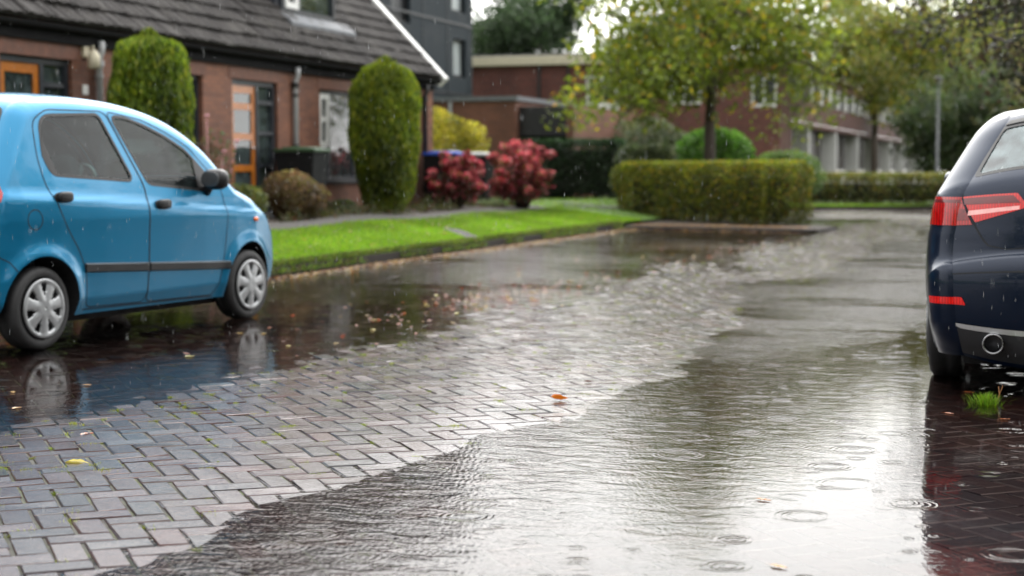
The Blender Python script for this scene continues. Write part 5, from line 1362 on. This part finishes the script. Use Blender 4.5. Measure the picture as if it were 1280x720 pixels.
shrub('spirea_bush', 'low rounded brown and russet bush below the house downpipe', 'bush', (-10.72, 21.5, .37), (.50, .5, .36), 3800, .06, [(.17, .10, .05), (.22, .13, .055), (.11, .08, .035), (.20, .18, .05)], seed=1, group=None)
shrub('ground_shrub', 'small green tuft of a plant at the foot of the egg shaped conifer', 'shrub', (-10.9, 23.55, .38), (.25, .25, .14), 700, .05, [(.04, .07, .02), (.06, .08, .02)], seed=5)
shrub('rose_bush', 'thin rose bush with a few pale pink blooms by the door', 'rose bush', (-10.9, 19.3, .38), (.34, .34, .62), 900, .06, [(.05, .085, .02), (.08, .10, .03), (.10, .06, .03)], seed=6, shell=.2)
rb = [o for o in scene.objects if o.name == 'rose_bush'][0]
for (x, y, z) in ((.1, -.25, 1.45), (.1, .2, .98), (.25, .30, 1.12)):
    m = MB()
    for k in range(9):
        a = k*2.4; m.superell((x+.02*math.cos(a)*(k/9), y+.02*math.sin(a)*(k/9), z+.008*(k % 3)), (.018, .018, .014), .9, None, 8, 5)
    m.tube([(x*.5, y*.5, .3), (x, y, z)], .004, 5); m.build('bloom', plain('pink_petals', (.75, .36, .42), .6), rb, True)
shrub('door_shrub', 'low yellow green shrub beside the orange panelled door', 'shrub', (-10.75, 19.95, .37), (.33, .33, .27), 1300, .06, [(.10, .13, .025), (.14, .14, .03), (.06, .09, .02)], seed=7)
RED = [(.50, .05, .09), (.36, .03, .05), (.66, .20, .22), (.20, .07, .03), (.11, .14, .03)]
def flower_shrub(name, label, loc, rad, H, heads, seed):
    """upright shrub: bare stems below, separate crimson leaf heads above"""
    rs = np.random.default_rng(seed); t = empty(name, loc); tag(t, label, 'shrub', 'crimson autumn shrubs')
    mb = MB(); P = []; S = []
    for k in range(heads):
        a = rs.uniform(0, 2*PI); q = rs.random()**.5; z = H*(.30+.70*rs.random()**.8)*(1-.28*q*q); x, y = math.cos(a)*q*rad[0], math.sin(a)*q*rad[1]
        mb.tube([(x*.12, y*.12, -.03), (x*.5, y*.5, z*.55), (x, y, z)], [.014, .009, .004], 5)
        n = rs.integers(50, 130); g = rs.normal(size=(n, 3)); g /= np.linalg.norm(g, axis=1)[:, None]; r = rs.uniform(.07, .15)
        P.append(np.array([x, y, z])+g*(rs.random(n)**.4)[:, None]*np.array([r, r, r*.75])); S.append(np.full(n, rs.uniform(.45, 1.35))*(.8+.35*g[:, 2]))
        n = 16; P.append(np.array([x, y, z])*[.75, .75, .6]+rs.normal(0, .07, (n, 3))); S.append(np.full(n, .4))
    mb.build('stem', BARK, t, True)
    leaf_mesh('foliage', np.concatenate(P), .075, RED, [.30, .20, .22, .12, .16], t, shade=np.concatenate(S))
    n = 900; a = rs.uniform(0, 2*PI, n); q = rs.random(n)**.5
    leaf_mesh('lower_leaves', np.stack([np.cos(a)*q*rad[0]*.7, np.sin(a)*q*rad[1]*.7, rs.uniform(.12, .6, n)*H], 1), .06, [(.05, .05, .02), (.09, .03, .02), (.04, .06, .02)], None, t)
flower_shrub('red_shrub', 'small crimson shrub with a bare lower part in front of the blue lidded bin', (-10.55, 27.75, .38), (.50, .48), 1.12, 46, 2)
flower_shrub('red_shrub', 'larger crimson shrub next to the dark hedge', (-10.0, 30.05, .34), (.66, .62), 1.38, 78, 4)
shrub('yellow_shrub', 'bright yellow leaved shrub behind the bins', 'shrub', (-13.35, 34.9, .38), (.72, .7, 1.08), 5500, .10, [(.42, .36, .03), (.34, .32, .03), (.20, .24, .03), (.5, .42, .06)], [.35, .3, .15, .2], seed=9, rough=.4)
hedge('dark_hedge', 'tall dark evergreen hedge right of the crimson shrubs', -14.0, -10.9, 41.0, 42.2, .33, 1.62, 13000, .075, [(.012, .035, .010), (.018, .050, .012), (.028, .062, .018), (.05, .085, .03)], [.4, .3, .2, .1], seed=3)
hedge('box_hedge', 'clipped box shaped hedge with yellowing leaves on the kerbed build-out', -9.64, -4.09, 32.00, 33.25, .07, 1.22, 32000, .062, [(.15, .19, .012), (.23, .25, .018), (.08, .11, .010), (.42, .29, .02), (.28, .13, .02)], [.38, .3, .2, .08, .04], seed=6, rz=-0.7663)
hedge('low_hedge', 'long low hedge across the far end of the street', -9.6, -2.4, 46.9, 48.3, .09, .93, 15000, .085, [(.11, .14, .02), (.16, .17, .025), (.07, .09, .015), (.19, .14, .03)], seed=8)
shrub('round_shrub', 'rounded fresh green bush behind the maple trunk', 'shrub', (-8.4, 41.0, .3), (1.0, .95, 1.02), 9000, .11, [(.08, .20, .02), (.12, .26, .03), (.05, .12, .015)], seed=10, rough=.25)
shrub('laurel_shrub', 'mid green spreading bush in front of the flats', 'shrub', (-7.2, 44.4, .2), (.95, .8, .75), 5000, .10, [(.08, .15, .025), (.11, .18, .035)], seed=12)
for k, (x, y, rx, h, lab) in enumerate(((-13.3, 47.0, 1.5, 1.25, 'grey green loose bush behind the dark hedge'), (-11.0, 46.0, 1.35, 1.15, 'grey green bush between the dark hedge and the maple'), (-9.6, 38.6, .9, .8, 'low olive bush behind the clipped box hedge'))):
    shrub('loose_shrub', lab, 'shrub', (x, y, .3), (rx, rx*.8, h), 5500, .12, [(.075, .105, .04), (.10, .13, .055), (.14, .155, .07), (.05, .075, .028)], None, 'loose bushes in front of the flats', seed=20+k, rough=.4)

MAPLE = [(.15, .20, .018), (.22, .26, .022), (.10, .14, .015), (.40, .33, .022), (.52, .29, .02)]
tree('maple_tree', 'young maple with yellowing green crown and slim bare trunk behind the clipped hedge', (-7.85, 37.6, .25), 8.0, 2.0, 4.4, 16000, .165, MAPLE, [.48, .23, .21, .06, .02], seed=5, trunk_r=.155, limbs=15, subs=6, sparse=.78, crown_c=4.5, droop=.06)
tree('street_tree', 'slim young tree with reddish trunk behind the far low hedge', (-6.4, 60.0, .1), 8.6, 2.3, 3.6, 14000, .19, [(.12, .155, .02), (.17, .19, .025), (.08, .11, .018), (.24, .20, .03)], None, seed=9, trunk_r=.14, limbs=9, subs=6)
G1 = [(.04, .07, .028), (.055, .09, .036), (.03, .055, .02)]
G2 = [(.12, .16, .03), (.16, .19, .04), (.085, .12, .025), (.19, .16, .04)]
BRN = [(.15, .13, .045), (.20, .145, .05), (.11, .115, .035)]
far = [('tall dark tree behind the flats between apartment block and maple', (-30.5, 92, 0), 17, 5.5, 5.2, 15000, .34, G1, 31),
       ('dense dark green tree far behind the flats', (-24.5, 104, 0), 19, 5, 5.5, 9000, .38, G1, 32),
       ('olive green tree beyond the end of the white columns', (-5.2, 84, 0), 10.5, 2.2, 4.6, 12000, .28, G2, 33),
       ('tall grey green tree rising above the far street end', (-2.5, 104, 0), 15.5, 3, 6.0, 12000, .34, [(.075, .11, .055), (.10, .135, .07), (.055, .085, .04)], 34),  # leaf colours lightened to paint rain haze over the far trees
       ('broad brownish tree behind the dark car', (1.2, 76, 0), 8.2, 1.6, 4.4, 11000, .28, BRN+G2[:1], 35),
       ('dark green tree low beside the lamp post', (-4.4, 74, 0), 6.0, .5, 3.0, 11000, .22, [(.03, .055, .018), (.045, .075, .022), (.065, .085, .025)], 36),
       ('low dark bushy tree behind the roof of the dark car', (-.4, 68, 0), 5.4, .4, 3.2, 10000, .22, [(.03, .055, .018), (.05, .07, .022), (.08, .08, .03)], 39),
       ('grey green feathery tree at the far side of the street', (5.8, 92, 0), 13, 2.5, 5.5, 11000, .32, [(.07, .105, .05), (.095, .13, .065)], 37),
       ('tall thin crowned tree behind the white columned wing', (-13, 118, 0), 16, 4, 5.0, 8000, .36, G2, 38)]
for lab, loc, H, fk, rd, n, sz, pal, sd in far:
    tree('background_tree', lab, loc, H, fk, rd, n, sz, pal, None, seed=sd, trunk_r=.22, group='trees beyond the far end of the street', limbs=10, subs=7, sparse=1.15)
tree('overhanging_tree', 'dark drooping tree reaching over the street from the verge', (2.75, 26.0, .1), 7.2, 2.6, 5.1, 24000, .12, [(.026, .034, .016), (.040, .045, .022), (.06, .042, .025)], None, seed=41, trunk_r=.2, limbs=20, subs=6, droop=.15, sparse=.5, crown_c=4.5)

hedge('unseen_hedge', 'tall unseen hedge along the verge, added to darken car reflections', 4.0, 5.4, -12, 21, .1, 2.1, 40000, .14, [(.05, .08, .015), (.07, .10, .02), (.035, .06, .012)], seed=14)  # hedge out of view, added to darken reflections in the car paint
for k, (x, y, hh, rr_) in enumerate(((9.5, 3, 9, 4.2), (9, 11, 8.5, 4.0), (8.5, 19, 9.5, 4.4), (10.5, -6, 9.5, 4.4), (-2.5, -19, 10, 5.0), (5.5, -18, 9.5, 4.8), (-10.5, -20, 10, 4.8))):
    tree('unseen_tree', 'leafy unseen tree on the near side, added to darken car reflections', (x, y, .1), hh, 1.6, rr_, 5000, .34, G2, None, seed=60+k, trunk_r=.2, group='unseen trees on the near side of the street', limbs=9, subs=5)  # unseen trees put in so paint and glass mirror less sky
street_lamp((-4.3, 62.0, .1), 4.4)
make_bin('black wheeled bin with a dark green lid against the house wall', (-11.12, 22.55, .40), plain('green_lid', (.03, .07, .03), .4), plain('bin_plastic', (.010, .011, .012), .75, noise=.2, spec=.2), 'green', PI/2)
make_bin('black wheeled bin with a bright blue lid at the house corner', (-11.05, 28.5, .40), plain('blue_lid', (.012, .07, .42), .35), plain('bin_plastic', (.010, .011, .012), .75, noise=.2, spec=.2), 'blue', PI/2)
make_bin('black wheeled bin with a pale grey lid between the crimson shrubs', (-11.2, 30.6, .40), plain('grey_lid', (.42, .44, .42), .4), plain('bin_plastic', (.010, .011, .012), .75, noise=.2, spec=.2), 'grey', PI/2)

# grass blades
def blades(name, label, P, hmin, hmax, w, pal, lean=.5):
    n = len(P); a = rng.uniform(0, 2*PI, n); h = rng.uniform(hmin, hmax, n); d = np.stack([np.cos(a), np.sin(a), 0*a], 1); l = rng.normal(0, lean, (n, 2))
    tip = P+np.stack([l[:, 0]*h, l[:, 1]*h, h], 1); mid = P+np.stack([l[:, 0]*h*.3, l[:, 1]*h*.3, h*.55], 1)
    V = np.stack([P-d*w, P+d*w, mid+d*w*.7, tip, mid-d*w*.7], 1).reshape(-1, 3)
    b = np.arange(n)*5; F = np.concatenate([np.stack([b, b+1, b+2, b+4], 1)]); 
    pl = np.array(pal); col = pl[rng.choice(len(pl), n)]*rng.uniform(.7, 1.3, (n, 1))
    big = 1+.22*np.sin(P[:, 0]*1.7+P[:, 1]*.9)*np.sin(P[:, 1]*1.1)+.22*clump_noise(np.stack([P[:, 0], P[:, 1], 0*P[:, 0]], 1), 2.6, 4)+.12*clump_noise(np.stack([P[:, 0], P[:, 1], 0*P[:, 0]], 1), 8, 9)
    col = col*big[:, None]
    Ft = np.stack([b+4, b+2, b+3, b+3], 1)
    o = mesh_np(name, V, np.concatenate([F, np.stack([b+4, b+2, b+3, b+4], 1)])[:n], FOL, tint=np.repeat(col, 5, 0))
    return o
LAWNPAL = [(.13, .27, .008), (.17, .31, .010), (.09, .20, .008), (.22, .28, .03)]
n = 90000
X = rng.uniform(-9.75, KERB-.10, n); Y = 12.2+19*rng.random(n)**1.15
def on_path(x, y):
    a = np.array([-8.75, 22.75]); b = np.array([-7.95, 21.6]); d = b-a; t = np.clip(((x-a[0])*d[0]+(y-a[1])*d[1])/(d@d), 0, 1.05)
    return np.hypot(x-a[0]-t*d[0], y-a[1]-t*d[1]) < .13
k = ~on_path(X, Y) & (Y < 31.2); X, Y = X[k], Y[k]
g1 = blades('grass', None, np.stack([X, Y, gz2(X, Y)-.005], 1), .03, .085, .004, LAWNPAL); tag(g1, 'bright wet lawn grass between kerb and garden path', 'grass', kind='stuff')
n = 24000; Y = 12.2+17*rng.random(n); X = KERB-.12+np.abs(rng.normal(0, .075, n))*np.where(np.sin(Y*1.3)+np.sin(Y*3.1) > -.4, 1, .4)
k = ~on_path(X, Y); X, Y = X[k], Y[k]
g2 = blades('verge_grass', None, np.stack([X, Y, np.where(X > KERB-.0, .03, .09)], 1), .05, .15, .0045, [(.07, .14, .012), (.12, .19, .015), (.11, .10, .03), (.05, .06, .015)], .9); tag(g2, 'ragged grass hanging over the lawn kerb', 'grass', kind='stuff')
n = 14000; X = rng.uniform(-30, KERB-.2, n); Y = rng.uniform(31.5, 40.5, n); k = X > -12.5+(Y-31)*0; X, Y = X[k], Y[k]
X = np.concatenate([X, rng.uniform(-7.6, -3.5, 7000)]); Y2 = np.maximum(44.1+(np.maximum(X[len(Y):], -7.6)+7.6)*.62, 0)+rng.random(7000)*2.6; Y = np.concatenate([Y, Y2])
g3 = blades('grass', None, np.stack([X, Y, np.where(Y < 43, np.minimum(garden_z(X, Y), .36)-.02, .09)], 1), .04, .10, .007, LAWNPAL); tag(g3, 'grass of the gardens beyond the house', 'grass', kind='stuff')
n = 30000; X = 2.38+np.abs(rng.normal(0, 1.1, n)); Y = rng.uniform(2, 34, n); k = X < 3.95; X, Y = X[k], Y[k]
g4 = blades('grass', None, np.stack([X, Y, .10+.02*np.sin(X*.8+Y*.5)-.005], 1), .04, .10, .006, LAWNPAL); tag(g4, 'grass of the verge beside the dark car', 'grass', kind='stuff')
# low plants in the garden bed
P = []
for k in range(130):
    c = np.array([rng.uniform(-11.4, -10.25), rng.uniform(13, 31), 0]); m = rng.integers(25, 90); s = rng.uniform(.05, .16)
    q = rng.normal(0, s, (m, 3)); q[:, 2] = np.abs(q[:, 2])*.7; q += c; q[:, 2] += gz2(q[:, 0], q[:, 1]); P.append(q)
P = np.concatenate(P); gc = leaf_mesh('ground_cover', P, .045, [(.04, .065, .015), (.07, .07, .02), (.06, .04, .02), (.10, .10, .02), (.20, .03, .04)], [.35, .25, .2, .17, .03]); tag(gc, 'low mixed plants in the bed along the house', 'ground cover', kind='stuff')
# leaf litter along the kerbs and in the planting bed
n = 3800
X = np.concatenate([rng.uniform(KERB+.1, -4.3, n//2), KERB+.02+np.abs(rng.normal(0, .14, n//2))]); Y = np.concatenate([np.zeros(n//2), rng.uniform(13, 29.2, n//2)])
Z = np.concatenate([np.full(n//2, .10), np.full(n//2, .006)])
k = n//2; Y[:k] = np.interp(X[:k], [KERB, -4.15], [29.4, 28.75])+rng.uniform(-.15, .9, k); Z[:k] = np.where(Y[:k] < np.interp(X[:k], [KERB, -4.15], [29.45, 28.8])+.06, .004, .075)
ll = leaf_mesh('leaf_litter', np.stack([X, Y, Z], 1), .06, [(.16, .06, .02), (.25, .12, .03), (.09, .04, .02), (.30, .20, .05)], flat=True); tag(ll, 'brown leaf litter along the kerb and under the hedge', 'leaf litter', kind='stuff')
n = 150
Y = rng.uniform(8.5, 26, n); X = np.interp(Y, [5, 9, 14, 26], [-4.25, -4.15, -4.1, -3.7])-np.abs(rng.normal(0, .65, n))+rng.normal(0, .15, n)
X = np.concatenate([X, rng.normal(-4.75, .28, 170)]); Y = np.concatenate([Y, rng.normal(13.3, 1.1, 170)])  # denser cluster: leaves plus painted reflection of the crimson shrubs
lf = leaf_mesh('leaf_fragments_and_reflection', np.stack([X, Y, 0*X+.006], 1), .05, [(.30, .20, .05), (.25, .08, .03), (.14, .04, .02), (.20, .05, .025)], aspect=.7, flat=True); tag(lf, 'small leaf fragments drifting on the flooded bay, some standing for the crimson shrub reflection', 'leaf litter', kind='stuff')

n = 130
X = rng.uniform(-9.6, KERB-.2, n); Y = rng.uniform(13, 29, n)
tag(leaf_mesh('lawn_leaves', np.stack([X, Y, gz2(X, Y)+.05], 1), .07, [(.25, .13, .03), (.35, .26, .06), (.16, .07, .03)], flat=True), 'scattered brown leaves lying on the lawn', 'leaf litter', kind='stuff')
# single leaves
leaf_object('cupped bright orange leaf alone on the pale paving in mid street', (-2.255, 7.33, .012), .085, (.62, .17, .012), .9, .5, (0, .1))
leaf_object('curled lemon yellow leaf on the dark paving near the blue car reflection', (-3.49, 5.14, .004), .105, (.62, .52, .10), .55, .05)
leaf_object('flat dark red leaf at the lower left of the street', (-3.25, 4.38, .004), .07, (.28, .015, .012), .2, .3)
leaf_object('salmon brown leaf on wet bricks behind the yellow leaf', (-3.85, 5.75, .005), .07, (.42, .17, .10), .3, 1.2)
leaf_object('tiny dark brown leaf beyond the orange leaf', (-2.3, 8.0, .012), .05, (.10, .03, .012), .5, .4)
for (x, y, s, c) in ((-4.6, 6.3, .055, (.40, .22, .08)), (-4.95, 6.75, .05, (.45, .28, .10)), (-4.75, 7.1, .05, (.34, .20, .08)), (-4.9, 8.4, .06, (.42, .40, .14)), (-4.6, 9.1, .06, (.45, .36, .12)), (-4.5, 10.2, .07, (.50, .42, .12)), (-4.8, 10.9, .06, (.40, .30, .10)), (-4.4, 11.6, .08, (.52, .45, .12)), (-4.55, 12.4, .08, (.48, .36, .10)), (-4.2, 12.9, .08, (.45, .18, .08)), (-4.9, 12.2, .07, (.40, .32, .10)), (-4.5, 13.8, .08, (.50, .42, .14)), (-5.2, 13.2, .08, (.48, .42, .12)), (-4.3, 14.6, .09, (.50, .16, .06)), (-4.6, 15.3, .09, (.42, .30, .10))):
    leaf_object('small pale fallen leaf afloat on the flooded parking bay', (x, y, .002), s, c, .3, rng.uniform(0, 6.2), group='leaves afloat on the flooded bay')
for (x, y, s, c, lab) in ((-.92, 5.35, .06, (.45, .20, .07), 'narrow tan leaf afloat in the foreground water'), (-.72, 4.45, .06, (.50, .25, .08), 'orange tan leaf afloat near the bottom edge of the water'), (-.40, 8.3, .06, (.30, .09, .03), 'rusty leaf afloat in the shadow behind the dark car'), (-.45, 7.55, .05, (.38, .12, .04), 'russet leaf afloat before the grass tuft'), (-.2, 7.45, .05, (.30, .10, .03), 'brown leaf beside the grass tuft')):
    leaf_object(lab, (x, y, .002), s, c, .25, rng.uniform(-.5, .5), aspect=.4)
# tuft growing from the paving behind the dark car
t = empty('grass_tuft', (-.30, 7.93, -.012)); tag(t, 'small bright grass tuft growing from the flooded paving behind the dark car', 'grass tuft')
V = []; F = []; T = []
for k in range(330):
    a = rng.uniform(0, 2*PI); r0 = abs(rng.normal(0, .032)); h = rng.uniform(.025, .075)*(1.15-r0*6); L = rng.normal(0, .35, 2)+np.array([math.cos(a), math.sin(a)])*r0*9
    p = np.array([math.cos(a)*r0*1.4, math.sin(a)*r0, 0]); d = np.array([math.cos(a+1.5), math.sin(a+1.5), 0])*.0016; m = p+np.array([L[0]*h*.35, L[1]*h*.35, h*.6]); q = p+np.array([L[0]*h*.9, L[1]*h*.9, h*.95])
    b = len(V); V += [p-d, p+d, m+d, m-d, q]; F += [(b, b+1, b+2, b+3), (b+3, b+2, b+4)]; c = np.array(LAWNPAL[rng.integers(0, 4)])*rng.uniform(.7, 1.3); T += [c*.6, c*.6, c, c, c*1.2]
mesh_np('blade_clump', np.array(V), F, FOL, t, tint=np.array(T))
m = MB(); m.tube([(.045, 0, 0), (.06, .0, .06), (.055, .0, .10)], [.003, .0025, .001], 5); m.tube([(.06, 0, .06), (.075, .01, .105)], [.002, .001], 5); m.build('dry_stalk', plain('dry_stalk', (.35, .16, .06), .7), t, True)

# falling rain
n = 4200
Z = rng.uniform(.1, 3.6, n); D = 3.2+13*rng.random(n)**.8; U = rng.uniform(-.40, .42, n)
ys, yc = math.sin(R(18.8)), math.cos(R(18.8)); X = U*D*yc-D*ys; Y = U*D*ys+D*yc
V = []; ln_ = rng.uniform(.005, .015, n); rr = rng.uniform(.0004, .0008, n); off = rng.normal(0, .06, n)
base = np.stack([X, Y, Z], 1); ring = [(1, 0), (-.5, .866), (-.5, -.866)]
P = [base+np.stack([off*ln_, 0*X, ln_], 1)]+[base+np.stack([rr*a, rr*b, -ln_*.2], 1) for a, b in ring]+[base-np.stack([off*ln_, 0*X, ln_], 1)]
V = np.stack(P, 1).reshape(-1, 3); f = np.array([(0, 1, 2), (0, 2, 3), (0, 3, 1), (4, 2, 1), (4, 3, 2), (4, 1, 3)]); F = (f[None]+(np.arange(n)*5)[:, None, None]).reshape(-1, 3)
m_, nt_, nd_, l_, p_ = new_mat('rain_drop'); p_.inputs['Base Color'].default_value = (.85, .88, .9, 1); p_.inputs['Roughness'].default_value = .1; p_.inputs['Transmission Weight'].default_value = .6; p_.inputs['IOR'].default_value = 1.33
tag(mesh_np('rain', V, F, m_), 'falling raindrops over the street', 'rain', kind='stuff')

# ------------------------------------------------------------------ light, sky, camera
SUN_AZ, SUN_EL = R(-10), R(42)
SUN = (math.sin(SUN_AZ)*math.cos(SUN_EL), math.cos(SUN_AZ)*math.cos(SUN_EL), math.sin(SUN_EL))
w = bpy.data.worlds.new('World'); scene.world = w; w.use_nodes = True
nt = w.node_tree; bg = nt.nodes['Background']
sk = nt.nodes.new('ShaderNodeTexSky'); sk.sky_type = 'NISHITA'; sk.sun_disc = False; sk.sun_elevation = SUN_EL; sk.sun_rotation = SUN_AZ; sk.dust_density = 4; sk.air_density = 1.5
# overcast: an even white cloud deck over the blue sky, thinner and brighter around the hidden sun
mx = nt.nodes.new('ShaderNodeMix'); mx.data_type = 'RGBA'; mx.inputs[0].default_value = .9; mx.inputs[7].default_value = (26.0, 25.9, 25.7, 1)
nt.links.new(sk.outputs[0], mx.inputs[6])
tc = nt.nodes.new('ShaderNodeTexCoord'); vm = nt.nodes.new('ShaderNodeVectorMath'); vm.operation = 'DOT_PRODUCT'
nt.links.new(tc.outputs['Generated'], vm.inputs[0]); vm.inputs[1].default_value = SUN
mr = nt.nodes.new('ShaderNodeMapRange'); mr.interpolation_type = 'SMOOTHSTEP'; mr.inputs[1].default_value = .35; mr.inputs[2].default_value = 1.0; mr.inputs[3].default_value = 1.0; mr.inputs[4].default_value = 1.85
nt.links.new(vm.outputs['Value'], mr.inputs[0])
mk = nt.nodes.new('ShaderNodeMapRange'); mk.interpolation_type = 'SMOOTHSTEP'; mk.inputs[1].default_value = -.75; mk.inputs[2].default_value = .35; mk.inputs[3].default_value = .32; mk.inputs[4].default_value = 1.0
nt.links.new(vm.outputs['Value'], mk.inputs[0])
m4 = nt.nodes.new('ShaderNodeMath'); m4.operation = 'MULTIPLY'; nt.links.new(mr.outputs[0], m4.inputs[0]); nt.links.new(mk.outputs[0], m4.inputs[1])
nz = nt.nodes.new('ShaderNodeTexNoise'); nz.inputs['Scale'].default_value = 2.2; nz.inputs['Detail'].default_value = 5.0; nt.links.new(tc.outputs['Generated'], nz.inputs['Vector'])
m2 = nt.nodes.new('ShaderNodeMath'); m2.operation = 'MULTIPLY_ADD'; m2.inputs[1].default_value = .5; m2.inputs[2].default_value = .75; nt.links.new(nz.outputs['Fac'], m2.inputs[0])
m3 = nt.nodes.new('ShaderNodeMath'); m3.operation = 'MULTIPLY'; nt.links.new(m2.outputs[0], m3.inputs[0]); nt.links.new(m4.outputs[0], m3.inputs[1])
vs = nt.nodes.new('ShaderNodeVectorMath'); vs.operation = 'SCALE'; nt.links.new(mx.outputs[2], vs.inputs[0]); nt.links.new(m3.outputs[0], vs.inputs['Scale'])
nt.links.new(vs.outputs[0], bg.inputs[0]); bg.inputs[1].default_value = .1
sd = bpy.data.lights.new('sun', 'SUN'); sd.energy = .8; sd.angle = R(24); sd.color = (1, .96, .9)
so = bpy.data.objects.new('sun', sd); link(so); so.rotation_euler = Vector(SUN).to_track_quat('Z', 'Y').to_euler()

cd = bpy.data.cameras.new('camera'); cam = bpy.data.objects.new('camera', cd); link(cam)
cam.location = (0, 0, 1.12); cam.rotation_euler = (R(90)-math.atan(148/2000), 0, R(18.8))
cd.sensor_width = 36; cd.lens = 36*2000/1280; cd.clip_end = 2000; cd.clip_start = .05
cd.dof.use_dof = True; cd.dof.focus_distance = 6.3; cd.dof.aperture_fstop = 2.3
scene.camera = cam
scene.view_settings.view_transform = 'Standard'; scene.view_settings.look = 'None'; scene.view_settings.exposure = 0
scene.cycles.use_denoising = True
scene.cycles.max_bounces = 10; scene.cycles.transparent_max_bounces = 16
scene.cycles.sample_clamp_indirect = 6
